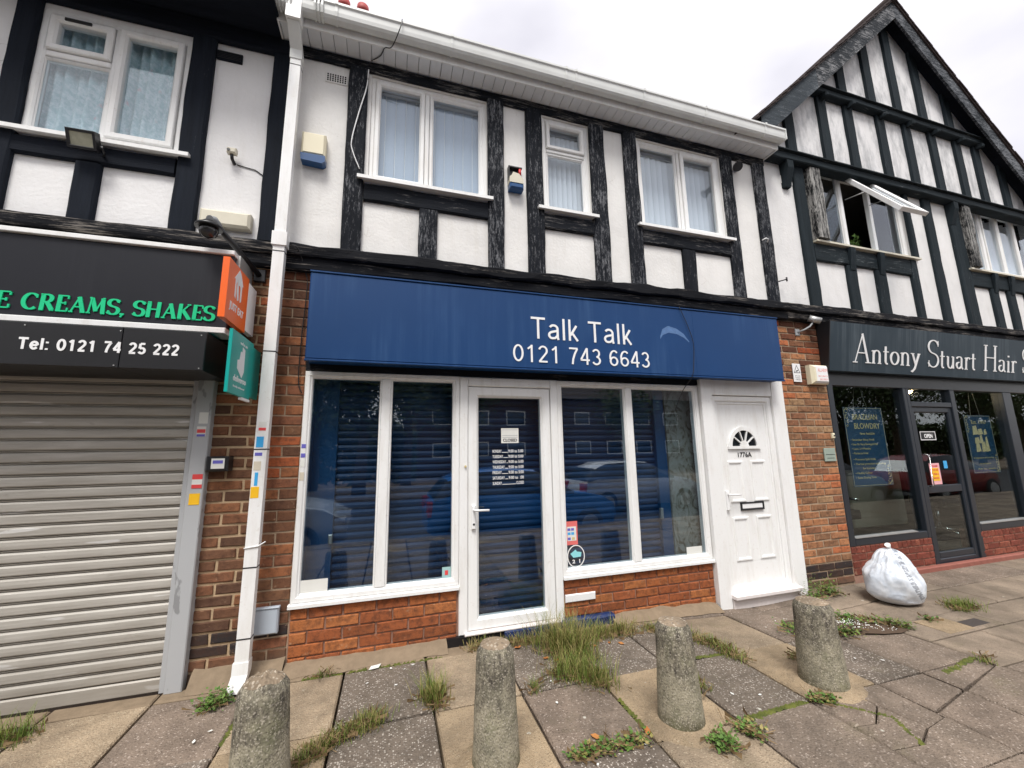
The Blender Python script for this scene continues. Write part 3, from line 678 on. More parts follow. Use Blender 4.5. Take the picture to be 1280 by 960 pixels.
# ================================================================ centre building
cb = thing('shop_building', 'closed phone shop under the blue fascia with black timbered white upper storey', 'building', (1.75, 0, 0))
holesC = [(-.27, .815, 3.87, 4.95), (1.41, 1.935, 3.87, 4.95), (2.55, 3.695, 3.87, 4.95)]
obj('rendered_wall', wall(-.885, 4.37, 3.06, 5.12, 0, .2, holesC), M['plaster'], cb)
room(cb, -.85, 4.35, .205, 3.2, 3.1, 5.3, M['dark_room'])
for a, b in ((-.46, -.30), (.818, .978), (1.215, 1.388), (1.938, 2.115), (2.352, 2.52), (3.70, 3.856), (4.19, 4.36)):
    bar(cb, a, b, 3.135, 4.965, -.042, M['timber_v'])
bar(cb, -.88, 4.37, 4.958, 5.06, -.036, M['timber_h'], 'timber_rail')
for a, b in ((-.296, .814), (1.392, 1.934), (2.524, 3.696)): bar(cb, a, b, 3.66, 3.826, -.035, M['timber_h'], 'timber_rail')
for a, b in ((.18, .34), (3.02, 3.185)): bar(cb, a, b, 3.135, 3.655, -.04, M['timber_v'], 'timber_stud')
def bressummer(parent, a, b, mat):
    mb = MB(); mb.rough_bar(a, b, -.065, .012, 2.955, 3.055, .09, .012); o = obj('bressummer', mb, mat, parent)
    mb = MB(); mb.rough_bar(a, b, -.10, .012, 3.058, 3.15, .09, .012); obj('drip_mould', mb, mat, o)
bressummer(cb, -.88, 4.40, M['beam_rough'])
w = window(cb, -.27, .815, 3.87, 4.95, [(-.232, .213, 3.905, 4.915, .046, .012), (.262, .778, 3.905, 4.915, .038, -.012)], mull=[(.216, .258, 3.914, 4.906)], sill=(-.35, .855, 3.868, .085))
lab(w, 'wide two-light window with grey vertical blinds, leftmost above the blue fascia')
vertical_blind(w, -.24, .78, 3.9, 4.87, .098, .093, -4, M['blind'], y=.12, jitter=2)
w = window(cb, 1.41, 1.935, 3.87, 4.95, [(1.455, 1.89, 4.60, 4.905, .045, .014), (1.45, 1.895, 3.905, 4.555, .03, -.012)], trans=[(1.455, 1.89, 4.56, 4.597)], sill=(1.315, 1.975, 3.868, .085))
lab(w, 'narrow window with a small top light, between the wider two')
vertical_blind(w, 1.44, 1.9, 3.9, 4.87, .062, .066, -32, M['blind_w'])
w = window(cb, 2.55, 3.695, 3.87, 4.95, [(2.59, 3.09, 3.905, 4.915, .03, -.012), (3.135, 3.655, 3.905, 4.915, .055, .014)], mull=[(3.093, 3.132, 3.914, 4.906)], sill=(2.455, 3.74, 3.868, .085))
lab(w, 'two-light window with white vertical blinds, right of the narrow window')
vertical_blind(w, 2.58, 3.67, 3.9, 4.87, .082, .086, -26, M['blind_w'])
# eaves
sof = []
nb = 52
for i in range(nb):
    a = -1.0+5.38*i/nb; b = -1.0+5.38*(i+1)/nb
    if i == 0:
        pm = MB(); pm.chbox(-.5*(b-a)+.0015, .5*(b-a)-.0015, 0, .0, 0, 0); 
        mb = MB(); h = (b-a)/2
        mb.add([(-h+.001, -.2, .008), (-h+.004, -.2, 0), (h-.004, -.2, 0), (h-.001, -.2, .008), (-h+.001, .0, .008), (-h+.004, .0, 0), (h-.004, .0, 0), (h-.001, .0, .008)],
               [(0, 1, 5, 4), (1, 2, 6, 5), (2, 3, 7, 6), (0, 4, 7, 3)])
        mb.v = [(x, y-.002, z) for x, y, z in mb.v]
        sm = bpy.data.meshes.new('soffit_board'); sm.from_pydata(mb.v, [], mb.f); sm.materials.append(M['soffit'])
    link('soffit_board', sm, cb, ((a+b)/2, 0, 5.06))
mb = MB(); mb.prismx([(-.202, 5.052), (-.202, 5.19), (-.218, 5.19), (-.218, 5.046), (-.206, 5.046)], -1.0, 4.385); obj('fascia_board', mb, M['upvc'], cb)
obj('box_end', MB().box(4.384, 4.396, -.22, .0, 5.046, 5.20), M['upvc'], cb); obj('box_end', MB().box(-1.012, -1.0, -.22, .0, 5.046, 5.20), M['upvc'], cb)
gp = [(-.222, 5.225), (-.222, 5.13), (-.238, 5.108), (-.262, 5.10), (-.30, 5.10), (-.316, 5.118), (-.322, 5.15), (-.326, 5.20), (-.338, 5.212), (-.338, 5.232), (-.326, 5.232), (-.318, 5.215), (-.312, 5.15), (-.296, 5.11), (-.24, 5.115), (-.23, 5.14), (-.23, 5.225)]
mb = MB(); mb.prismx(gp, -1.02, 4.40); gut = obj('gutter', mb, M['gutter'], cb)
def gclip(x, wd=.022, s=.006):
    q = [(-.222, 5.235), (-.222, 5.125), (-.236, 5.100), (-.262, 5.092), (-.302, 5.092), (-.322, 5.11), (-.330, 5.15), (-.333, 5.20), (-.345, 5.208), (-.345, 5.238)]
    mb = MB(); mb.prismx(q, x-wd/2, x+wd/2); obj('gutter_bracket', mb, M['gutter'], gut)
for x in (-.66, -.55, .42, 1.55, 1.66, 2.45, 3.25, 4.10): gclip(x)
for xs_u in ([-1.01+.028*i for i in range(5)], [-.72+.028*i for i in range(3)]):
  mb = MB()
  for x in xs_u: mb.prismx([(-.222, 5.235), (-.222, 5.12), (-.24, 5.092), (-.30, 5.086), (-.330, 5.105), (-.345, 5.16), (-.345, 5.236)], x, x+.014)
  obj('gutter_union', mb, M['gutter'], gut)
mb = MB(); mb.box(4.40, 4.412, -.335, -.222, 5.10, 5.235); obj('stop_end', mb, M['gutter'], gut)
mb = MB(); mb.add([(-1.05, -.25, 5.20), (4.45, -.25, 5.20), (4.45, 3.6, 8.0), (-1.05, 3.6, 8.0), (-1.05, -.25, 5.14), (4.45, -.25, 5.14), (4.45, 3.6, 7.9), (-1.05, 3.6, 7.9), (-1.05, 7.4, 5.2), (4.45, 7.4, 5.2)],
                 [(0, 1, 2, 3), (4, 5, 6, 7), (0, 1, 5, 4), (1, 2, 6, 5), (0, 3, 7, 4), (3, 2, 9, 8)]); obj('roof', mb, M['roof_tile'], cb)
mb = MB(); mb.box(-1.6, -.55, 4.1, 4.75, 7.0, 10.2); mb.box(-1.66, -.49, 4.04, 4.81, 10.2, 10.35); ch = obj('chimney', mb, M['brick_pier'], cb)
for x in (-1.25, -.875):
    mb = MB(); mb.tube([(x, 4.4, 10.35), (x, 4.4, 10.88), (x, 4.4, 10.90), (x, 4.4, 10.98), (x, 4.4, 11.0), (x, 4.4, 11.05)], [.115, .105, .13, .13, .12, .12], 20); obj('chimney_pot', mb, M['terracotta'], ch)

# brick piers and the low walls under the glass
pm = MB(); pm.box(-.90, -.655, .008, .3, -.05, 2.96); pier = obj('brick_pier', pm, M['mortar'], cb)
def m_left(k, a): return M['brick_black'] if k in (2, 3) and rb.random() < .6 else M['brick_pier'] if k < 36 else M['brick_top']
bricks(pier, -.90, -.655, 0, 2.955, 0, m_left)
pm = MB(); pm.box(4.20, 4.95, .008, .3, -.05, 2.96); pier = obj('brick_pier', pm, M['mortar'], cb)
def m_rt(k, a): return M['brick_pier'] if k == 0 else M['brick_black'] if k in (1, 2) else (M['brick_top'] if k > 27 and rb.random() < .6 else M['brick_right'])
bricks(pier, 4.205, 4.948, .0, 2.955, 0, m_rt, gap=.014)
pm = MB(); pm.box(-.655, .56, .008, .2, -.05, .408); rz = obj('stall_riser', pm, M['mortar_riser'], cb)
bricks(rz, -.652, .545, .0, .406, -.004, M['brick_riser'], start=1)
pm = MB(); pm.box(1.46, 3.06, .008, .2, -.05, .384); rz = obj('stall_riser', pm, M['mortar_riser'], cb)
bricks(rz, 1.47, 3.055, .0, .382, -.004, M['brick_riser'])
mb = MB(); mb.box(.46, .92, -.035, .3, -.05, .062); obj('door_step', mb, M['black'], cb)
mb = MB(); mb.rough_bar(.92, 1.92, -.055, .15, -.05, .075, .06, .008); obj('door_step', mb, M['kerb_blue'], cb)

# dark header under the fascia
mb = MB(); mb.box(-.655, 3.07, -.012, .15, 2.14, 2.30); mb.box(-.655, 4.2, .15, .3, 2.14, 3.0); obj('header_board', mb, M['timber_h'], cb)
# shop windows and door
def shopwin(x0, x1, z0, z1, mx0, mx1):
    w = window(cb, x0, x1, z0, z1, [(x0+.045, mx0-.003, z0+.045, z1-.045, .012, -.01), (mx1+.003, x1-.045, z0+.045, z1-.045, .012, -.01)], y=-.012, fw=.045,
               mull=[(mx0, mx1, z0+.046, z1-.046)], glass='glass', name='shop_window', fd=.08)
    return w
w1 = shopwin(-.655, .555, .44, 2.138, -.085, -.012); lab(w1, 'large two-pane shop window left of the shop door')
mb = MB(); mb.prismx([(-.034, .432), (-.034, .410), (.05, .410), (.05, .438), (-.028, .438)], -.665, .557); obj('sill', mb, M['upvc'], w1)
w2 = shopwin(1.462, 3.055, .415, 2.132, 2.185, 2.255); lab(w2, 'large two-pane shop window right of the shop door')
mb = MB(); mb.prismx([(-.034, .407), (-.034, .386), (.05, .386), (.05, .413), (-.028, .413)], 1.462, 3.06); obj('sill', mb, M['upvc'], w2)
mb = MB()
for a, b, c, d in ((.5565, .628, .065, 2.135), (1.395, 1.4615, .065, 2.135)): mb.chbox(a, b, -.02, .07, c, d, .008)
mb.chbox(.6285, 1.3945, -.018, .07, 2.055, 2.135, .008); df = obj('door_frame', mb, M['upvc'], cb)
mb = MB(); mb.frame(.632, 1.391, .085, 2.05, .092, -.008, .055, .02); dr = obj('shop_door', mb, M['upvc'], cb)
mb = MB(); mb.box(.718, 1.304, .020, .024, .172, 1.962); obj('pane', mb, M['glass'], dr)
mb = MB(); mb.chbox(.60, 1.42, -.05, .06, .064, .083, .006); obj('threshold', mb, M['upvc_warm'], dr)
def lever(parent, x, z, d, y=-.02, s=1):
    mb = MB(); mb.chbox(x-.016, x+.016, y-.012, y+.012, z-.14, z+.05, .006); mb.tube([(x, y-.01, z+.015), (x, y-.05, z+.015), (x+d*.02, y-.058, z+.015), (x+d*.12, y-.055, z+.012)], .009, 8)
    h = obj('handle', mb, M['white_paint'], parent); mb = MB(); mb.tube([(x, y-.02, z-.085), (x, y-.010, z-.085)], .008, 8); return h
lever(dr, .675, 1.0, 1)
mb = MB(); mb.tube([(.675, -.034, .90), (.675, -.031, .90)], .009, 10); obj('keyhole', mb, M['black'], dr)
# roller shutter behind the glass
mb = MB(); z = .40
def slats(mb, x0, x1, z0, z1, y, pitch, dpt=.012):
    z = z0
    while z < z1:
        mb.prismx([(y, z), (y-dpt*.8, z+pitch*.25), (y-dpt, z+pitch*.55), (y-dpt*.5, z+pitch*.86), (y+.004, z+pitch*.93), (y+.006, z+pitch), (y+.012, z+pitch), (y+.012, z)], x0, x1); z += pitch
slats(mb, -.42, 1.46, .06, 2.2, .20, .058); sh = obj('inner_shutter', mb, M['shutter_blue'], cb, kind='stuff')
mb = MB(); slats(mb, 1.47, 2.64, .3, 2.2, .20, .058); obj('inner_shutter', mb, M['shutter_blue'], cb, kind='stuff')
mb = MB(); mb.box(-.64, -.60, .07, .3, .35, 2.2); mb.box(-.60, -.42, .16, .22, .35, 2.2); mb.box(2.62, 2.74, .15, .22, .3, 2.2); sg = obj('shutter_guide', mb, M['guide_blue'], cb)
mb = MB(); mb.box(2.742, 3.05, .13, .16, .3, 2.2); obj('side_board', mb, M['side_panel'], cb)
mb = MB(); mb.chbox(-.445, -.415, .13, .16, .80, .87, .006); mb.chbox(2.60, 2.63, .12, .15, .80, .90, .006); obj('shutter_lock', mb, M['alu'], cb)
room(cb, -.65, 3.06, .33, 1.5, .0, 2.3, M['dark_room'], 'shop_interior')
# letter slot in the riser
mb = MB(); mb.chbox(1.475, 1.76, -.022, .0, .20, .262, .006); o = obj('letter_slot', mb, M['white_paint'], cb)
# side door
mb = MB(); mb.chbox(3.062, 3.205, -.05, .1, -.055, 2.215, .004); mb.chbox(4.022, 4.195, -.045, .1, -.045, 2.215, .004); mb.chbox(3.2055, 4.0215, -.04, .1, 2.035, 2.2145, .004)
sd_ = obj('door_surround', mb, M['upvc'], cb)
mb = MB(); mb.frame(3.208, 4.02, .075, 2.03, .062, -.02, .06, .014); obj('door_frame', mb, M['upvc'], sd_)
mb = MB(); mb.chbox(3.21, 4.05, -.062, .05, -.055, .045, .004); mb.prismx([(-.11, .05), (-.11, .075), (-.02, .085), (.05, .085), (.05, .05)], 3.20, 4.06); obj('threshold', mb, M['upvc_warm'], sd_)
mb = MB(); mb.frame(3.272, 3.956, .09, 1.965, .022, -.004, .05, .006); mb.box(3.29, 3.94, .008, .04, .10, 1.95)
leaf = obj('side_door', mb, M['upvc'], cb)
lab(leaf, 'white panelled side door with a fan-shaped window')
def rpanel(x0, x1, z0, z1):
    mb = MB(); mb.frame(x0, x1, z0, z1, .028, -.004, .012, .010); obj('panel_moulding', mb, M['upvc'], leaf)
for x0, x1, z0, z1 in ((3.36, 3.56, .93, 1.345), (3.665, 3.865, .93, 1.345), (3.36, 3.56, .36, .78), (3.665, 3.865, .36, .78)): rpanel(x0, x1, z0, z1)
mb = MB(); n = 24
fx, fz, ro, ri = 3.605, 1.50, .205, .165
for a0, a1 in [(180*i/n, 180*(i+1)/n) for i in range(n)]:
    p = [(fx+r*math.cos(R(a)), fz+r*math.sin(R(a))) for r, a in ((ri, a0), (ro, a0), (ro, a1), (ri, a1))]; mb.prism(p, -.012, .006)
    p = [(fx+r*math.cos(R(a)), fz+r*math.sin(R(a))) for r, a in ((.0, a0), (.055, a0), (.055, a1), (.0, a1))]; mb.prism([p[0], p[1], p[2]], -.011, .006)
mb.box(fx-.215, fx+.215, -.013, .006, fz-.03, fz)
for a in (36, 72, 108, 144):
    c, s_ = math.cos(R(a)), math.sin(R(a)); q = .006
    mb.prism([(fx+.05*c+q*s_, fz+.05*s_-q*c), (fx+.17*c+q*s_, fz+.17*s_-q*c), (fx+.17*c-q*s_, fz+.17*s_+q*c), (fx+.05*c-q*s_, fz+.05*s_+q*c)], -.010, .006)
obj('fanlight_frame', mb, M['upvc'], leaf)
mb = MB(); mb.prism([(fx+.166*math.cos(R(180*i/n)), fz+.166*math.sin(R(180*i/n))) for i in range(n+1)], .003, .007); obj('fanlight', mb, m_plain('dark_fanlight_glass', (.012, .014, .018), .08, .6), leaf)
obj('door_number', text_mb('1776A', 3.515, 1.385, .052, .006, width=.18), M['black'], leaf)
mb = MB(); mb.frame(3.475, 3.775, .845, .925, .014, -.012, .006, .004); f_ = obj('letter_plate', mb, M['black'], leaf)
mb = MB(); mb.chbox(3.49, 3.76, -.006, .006, .86, .91, .004); obj('flap', mb, M['white_paint'], f_)
lever(leaf, 3.305, 1.0, 1, y=-.012)

# ================================================================ left building
lb = thing('takeaway_building', 'dessert takeaway with closed roller shutter and curtained window above, far left', 'building', (-3, 0, 0))
obj('rendered_wall', wall(-6.5, -.885, 3.06, 5.12, 0, .2, [(-2.6, -1.655, 3.80, 4.86)]), M['plaster_l'], lb)
room(lb, -3.4, -.92, .205, 3.2, 3.1, 5.3, M['dark_room'])
for a, b, c, d in ((-2.74, -2.605, 3.135, 4.90), (-1.652, -1.488, 3.135, 4.90), (-1.065, -.885, 3.17, 4.90), (-3.6, -3.42, 3.135, 4.9), (-4.6, -4.42, 3.135, 4.9), (-5.7, -5.5, 3.135, 4.9)):
    bar(lb, a, b, c, d, -.045, M['navy_v'])
bar(lb, -6.5, -.885, 4.902, 5.06, -.05, M['navy_h'], 'timber_rail')
bar(lb, -3.41, -1.656, 3.62, 3.762, -.038, M['navy_h'], 'timber_rail')
bar(lb, -2.25, -2.10, 3.135, 3.615, -.044, M['navy_v'], 'timber_stud')
bressummer(lb, -6.5, -.885, M['beam_rough'])
w = window(lb, -2.6, -1.655, 3.80, 4.86, [(-2.55, -2.165, 4.51, 4.80, .05, .016), (-2.57, -2.155, 3.845, 4.455, .022, -.01), (-2.125, -1.705, 3.86, 4.81, .05, .016)], y=-.005,
           mull=[(-2.16, -2.128, 3.85, 4.812)], trans=[(-2.555, -2.163, 4.46, 4.507)], sill=(-2.78, -1.56, 3.80, .085))
lab(w, 'white window with floral net curtains above the takeaway fascia')
mb = MB(); mb.chbox(-2.46, -2.30, -.034, -.016, 4.765, 4.787, .004); obj('trickle_vent', mb, M['black'], w)
mb = MB(); n = 90; v = []; f = []
for i in range(n+1):
    x = -2.59+.93*i/n; y = .13+.018*math.sin(i*.9)+.012*math.sin(i*.37+1)
    v += [(x, y-.03, 3.8), (x, y-.026, 4.3), (x, y-.03, 4.95)]
for i in range(n): f += [(i*3, i*3+3, i*3+4, i*3+1), (i*3+1, i*3+4, i*3+5, i*3+2)]
mb.add(v, f, 0, True); obj('net_curtain', mb, M['curtain'], w)
mb = MB(); mb.box(-6.5, -1.0, -.55, -.0, 5.062, 5.09); obj('soffit', mb, M['navy_h'], lb)
mb = MB(); mb.box(-6.5, -1.0, -.58, -.552, 5.05, 5.2); obj('fascia_board', mb, M['navy_h'], lb)
mb = MB(); mb.add([(-6.5, -.60, 5.20), (-1.05, -.60, 5.20), (-1.05, 3.6, 8.0), (-6.5, 3.6, 8.0), (-6.5, 7.4, 5.2), (-1.05, 7.4, 5.2), (-6.5, -.6, 5.10), (-1.05, -.6, 5.10)], [(0, 1, 2, 3), (3, 2, 5, 4), (0, 1, 7, 6)]); obj('roof', mb, M['roof_tile'], lb)
pm = MB(); pm.box(-1.25, -.902, .010, .3, -.05, 2.96); pier = obj('brick_pier', pm, M['mortar_tan'], lb)
bricks(pier, -1.25, -.903, 0, 2.955, 0, lambda k, a: (M['brick_black'] if k in (2, 3) else M['brick_left'] if k < 24 else M['brick_pier']), gap=.017)
# shutter
mb = MB(); sp = []
for k_ in range(26):
    if k_ == 0:
        s = MB(); y = .0; p = .0765; s.prismx([(y+.006, 0), (y-.010, .003), (y-.016, .010), (y-.0175, .030), (y-.0165, .052), (y-.011, .061), (y+.004, .0635), (y+.004, .0665), (y-.007, .0695), (y-.009, .0735), (y+.006, .0762), (y+.012, .0762), (y+.012, 0)], -1.45, 1.45)
        sme = bpy.data.meshes.new('shutter_slat'); sme.from_pydata([(x, yy, zz) for x, yy, zz in s.v], [], s.f); sme.materials.append(M['shutter'])
        shut = obj('roller_shutter', MB().box(-4.26, -1.355, .014, .03, .0, 2.10), M['black'], lb)
    link('shutter_slat', sme, shut, (-2.80, 0, .092+k_*.0765))
mb = MB(); mb.chbox(-4.25, -1.357, -.018, .012, .004, .088, .008); obj('bottom_bar', mb, M['shutter'], shut)
mb = MB(); mb.chbox(-1.372, -1.335, -.035, .03, -.0, 2.06, .004); mb.chbox(-1.335, -1.236, -.062, .03, -.0, 2.06, .006); obj('guide_rail', mb, M['rail'], shut)
mb = MB(); mb.chbox(-4.40, -4.25, -.062, .03, -.0, 2.06, .006); obj('guide_rail', mb, M['rail'], shut)
pm = MB(); pm.box(-6.5, -4.41, .0, .3, -.05, 2.96); obj('brick_pier', pm, M['brick_left'], lb)
mb = MB(); mb.box(-4.4, -1.24, .03, .3, 2.05, 2.96); obj('header_board', mb, M['black'], lb)

# ================================================================ salon building
AP, SL, RZ = 7.27, .922, 8.2
def roofz(x): return RZ-SL*abs(x-AP)
rbd = thing('salon_building', 'hair salon with timbered gable end and charcoal shopfront on the right', 'building', (7.27, 0, 0))
obj('rendered_wall', wall(4.37, 10.6, 3.06, 5.30, 0, .2, [(5.30, 7.0, 4.06, 5.22), (8.42, 10.4, 4.06, 5.22)]), M['plaster_h'], rbd)
mb = MB(); mb.prism([(4.37, 5.30), (10.17, 5.30), (10.17, roofz(10.17)), (AP, RZ), (4.37, roofz(4.37))], 0, .2); obj('gable_wall', mb, M['plaster_g'], rbd)
room(rbd, 4.4, 10.6, .205, 3.2, 3.1, 5.5, M['dark_room'])
for a, b, c, d, y in ((4.86, 5.035, 3.135, 5.055, -.042), (6.84, 6.975, 3.135, 4.02, -.042), (7.385, 7.555, 3.135, 5.055, -.042), (7.955, 8.20, 3.135, 5.055, -.042), (6.985, 7.07, 4.07, 5.055, -.04)):
    bar(rbd, a, b, c, d, y, M['gable_v'])
for a, b in ((5.07, 5.26), (8.20, 8.39)):
    mb = MB(); mb.rough_bar(a, b, -.10, .05, 4.07, 5.055, .1, .01); obj('carved_post', mb, M['peel_v'], rbd)
for a, b in ((5.04, 6.838), (8.204, 10.4)): bar(rbd, a, b, 3.79, 4.018, -.036, M['gable_h'], 'timber_rail')
for a, b in ((5.57, 5.74), (6.11, 6.30), (8.62, 8.79), (9.04, 9.21), (9.5, 9.67)): bar(rbd, a, b, 3.135, 3.785, -.042, M['gable_v'], 'timber_stud')
bressummer(rbd, 4.40, 10.8, M['beam_rough'])
mb = MB(); mb.rough_bar(4.42, 10.5, -.12, .012, 5.06, 5.165, .14, .007); bb = obj('gable_beam', mb, M['gable_h'], rbd)
mb = MB(); mb.prismx([(-.15, 5.168), (-.15, 5.182), (.012, 5.225), (.012, 5.168)], 4.42, 10.5); obj('drip_ledge', mb, M['gable_h'], bb)
mb = MB(); mb.rough_bar(5.42, 9.13, -.10, .012, 6.29, 6.375, .14, .007); bb2 = obj('gable_beam', mb, M['gable_h'], rbd)
mb = MB(); mb.prismx([(-.13, 6.378), (-.13, 6.39), (.012, 6.43), (.012, 6.378)], 5.40, 9.14); obj('drip_ledge', mb, M['gable_h'], bb2)
def cstud(cx, z0, z1, wd=.155):
    a, b = cx-wd/2, cx+wd/2; ta = min(z1, roofz(a)); tb = min(z1, roofz(b))
    if max(ta, tb) < z0+.03: return
    n = 9; v = []; f = []; y = -.04; o = random.random()*50
    for i in range(n+1):
        for side, (x, t) in enumerate(((a, ta), (b, tb))):
            z = z0+(t-z0)*i/n; jx = noise.noise(Vector((z*3+o, side*9, 0)))*.008
            v += [(x+jx, y, z), (x+jx, .01, z)]
    for i in range(n): q = i*4; f += [(q, q+2, q+6, q+4), (q, q+4, q+5, q+1), (q+2, q+3, q+7, q+6)]
    f.append((n*4, n*4+2, n*4+3, n*4+1))
    mb = MB(); mb.add(v, f); obj('timber_stud', mb, M['gable_v'], rbd)
lowc = (4.915, 5.585, 6.11, 6.78, 7.365, 7.95, 8.565, 9.05, 9.66)
for c in lowc: cstud(c, 5.226, 6.285)
for c in (6.08, 6.69, 7.27, 7.86, 8.51): cstud(c, 6.432, 9)
for c in lowc[1:8]:
    mb = MB(); mb.chbox(c-.03, c+.03, -.135, -.0, 6.225, 6.287, .012); obj('corbel', mb, M['gable_h'], bb2)
for c, z1 in ((4.72, 5.058), (8.0, 5.058)):
    mb = MB(); mb.prismx([(-.115, z1), (-.115, z1-.10), (-.06, z1-.28), (-.045, z1-.33), (0, z1-.33), (0, z1)], c-.05, c+.05); obj('bracket', mb, M['gable_v'], rbd)
for c in (5.655, 6.205, 8.705, 9.125):
    mb = MB(); mb.prismx([(-.085, 4.018), (-.085, 3.96), (-.065, 3.80), (-.05, 3.72), (-.0425, 3.72), (-.0425, 4.018)], c-.045, c+.045); obj('bracket', mb, M['gable_v'], rbd)
# gable roof, verge boards
YB = -.20
def slope_prism(mb, sgn, u0, u1, d0, d1, y0, y1, mi=0):   # board along the roof slope; u = horizontal distance from the apex, d = height above the roof underside
    mb.prism([(AP+sgn*u0, RZ-SL*u0+d0), (AP+sgn*u1, RZ-SL*u1+d0), (AP+sgn*u1, RZ-SL*u1+d1), (AP+sgn*u0, RZ-SL*u0+d1)], y0, y1, mi)
M['barge_peel'] = m_timber('peeling_bargeboard', (.035, .042, .05), (.36, .36, .37), .12, True, along=9)
M['barge_grey'] = m_timber('grey_bargeboard', (.075, .09, .105), (.24, .26, .28), .02, True, along=7)
M['barge_dark'] = m_timber('dark_bargeboard', (.035, .042, .05), (.22, .23, .25), .09, True, along=9)
for sgn, u0, u1, mt in ((-1, .0, 1.95, 'barge_peel'), (-1, 1.955, 3.05, 'barge_grey'), (1, .0, 1.7, 'barge_dark'), (1, 1.705, 3.4, 'barge_dark')):
    mb = MB(); slope_prism(mb, sgn, u0, u1, -.20, .10, YB, YB+.03); obj('bargeboard', mb, M[mt], rbd)
for sgn in (-1, 1):
    mb = MB(); slope_prism(mb, sgn, 0, 3.3, .0, .045, YB+.031, 6, 0); obj('verge_soffit', mb, M['navy_h'], rbd)
mb = MB(); rt_ = random.Random(3)
for sgn in (-1, 1):
    for k_ in range(31):
        u = k_*.112; dd = rt_.uniform(-.004, .004)
        for yk in range(2):
            mb.prism([(AP+sgn*u, RZ-SL*u+.125+dd), (AP+sgn*(u+.17), RZ-SL*(u+.17)+.145+dd), (AP+sgn*(u+.17), RZ-SL*(u+.17)+.165+dd), (AP+sgn*u, RZ-SL*u+.150+dd)], YB-.035+rt_.uniform(-.006, .006)+yk*.17+.0, YB+.12+yk*.17)
    slope_prism(mb, sgn, 0, 3.42, .101, .124, YB-.02, 6)
obj('roof_tiles', mb, M['roof_tile'], rbd, kind='stuff')
mb = MB(); mb.tube([(AP, YB-.05, RZ+.145), (AP, 6, RZ+.145)], .075, 10); obj('ridge_tile', mb, M['roof_tile'], rbd)
mb = MB(); mb.box(3.98, 4.24, YB+.0315, .3, 5.36, 5.40); mb.box(3.96, 3.99, YB+.03, .3, 5.26, 5.44); obj('eaves_box', mb, M['upvc_warm'], rbd)
# salon upper windows
w = window(rbd, 5.30, 7.0, 4.06, 5.22, [(5.355, 5.775, 4.125, 5.155, .012, -.01), (6.40, 6.935, 4.125, 5.155, .012, -.01)], y=.045, fw=.055,
           mull=[(5.78, 5.835, 4.118, 5.162), (6.345, 6.395, 4.118, 5.162)])
lab(w, 'three-light salon window with its middle sash propped wide open')
mb = MB(); mb.prismx([(-.075, 4.052), (-.075, 4.028), (.05, 4.028), (.05, 4.058)], 5.05, 7.03); obj('sill', mb, M['cream2'], w)
th = R(34); hz, hy, Ls = 5.14, .035, 1.0
def swing(mb):   # fold a sash drawn flat (hanging down from the hinge) outwards
    out = []
    for x, y, z in mb.v:
        d = hz-z; yy = y-hy; out.append((x, hy-d*math.sin(th)+yy*math.cos(th), hz-d*math.cos(th)-yy*math.sin(th)))
    mb.v = out; return mb
mb = MB(); mb.frame(5.845, 6.335, hz-Ls, hz, .05, hy-.04, hy+.012, .012); so = obj('open_sash', swing(mb), M['upvc'], w)
mb = MB(); mb.box(5.89, 6.29, hy-.016, hy-.012, hz-Ls+.046, hz-.046); obj('pane', swing(mb), M['glass_up'], so)
mb = MB()
for x in (5.85, 6.33): mb.tube([(x, .03, 4.80), (x, -.22, 4.76)], .006, 6)
obj('stay_arm', mb, M['alu'], so)
mb = MB(); mb.box(5.2, 7.1, .9, .92, 4.05, 5.4); obj('curtain_backdrop', mb, m_plain('dim_red_brown_wall', (.07, .035, .03), .9, .1), w)
w = window(rbd, 8.42, 10.4, 4.06, 5.22, [(8.475, 8.86, 4.125, 5.155, .012, -.01), (8.925, 9.335, 4.125, 5.155, .03, .012), (9.345, 9.79, 4.125, 5.155, .03, .012), (9.86, 10.345, 4.125, 5.155, .012, -.01)], y=.045, fw=.055,
           mull=[(8.865, 8.92, 4.118, 5.162), (9.795, 9.855, 4.118, 5.162)])
lab(w, 'closed four-light salon window cut by the right edge')
mb = MB(); mb.prismx([(-.075, 4.052), (-.075, 4.028), (.05, 4.028), (.05, 4.058)], 8.15, 10.5); obj('sill', mb, M['cream2'], w)
mb = MB(); v = []; f = []; n = 60
for i in range(n+1):
    x = 8.5+1.85*i/n; v += [(x, .25+.02*math.sin(i*1.1), 4.06), (x, .25+.02*math.sin(i*1.1), 5.2)]
for i in range(n): f.append((2*i, 2*i+2, 2*i+3, 2*i+1))
mb.add(v, f, 0, True); obj('net_curtain', mb, M['blind_w'], w)
# salon shopfront
sf_ = MB()
for a, b, c, d in ((4.952, 5.04, .365, 2.40), (6.275, 6.335, .365, 2.20), (6.335, 6.395, .02, 2.20), (7.215, 7.31, .02, 2.20), (8.40, 8.60, .36, 2.20), (9.9, 10.05, .36, 2.2)):
    sf_.chbox(a, b, .0, .12, c, d, .006)
sf_.chbox(5.041, 10.6, .012, .12, 2.201, 2.40, .006); sf_.chbox(6.396, 7.214, .004, .12, 1.965, 2.03, .006)
sf_.chbox(5.041, 6.274, .002, .12, .366, .445, .006); sf_.chbox(7.311, 10.6, .002, .12, .366, .45, .006)
fr = obj('shopfront_frame', sf_, M['salon_frame'], rbd)
for a, b, c, d in ((5.04, 6.276, .444, 2.201), (6.394, 7.216, 2.03, 2.201), (7.309, 8.40, .449, 2.201), (8.599, 9.90, .449, 2.201)):
    obj('pane', MB().box(a, b, .05, .056, c, d), M['glass_dark'], fr)
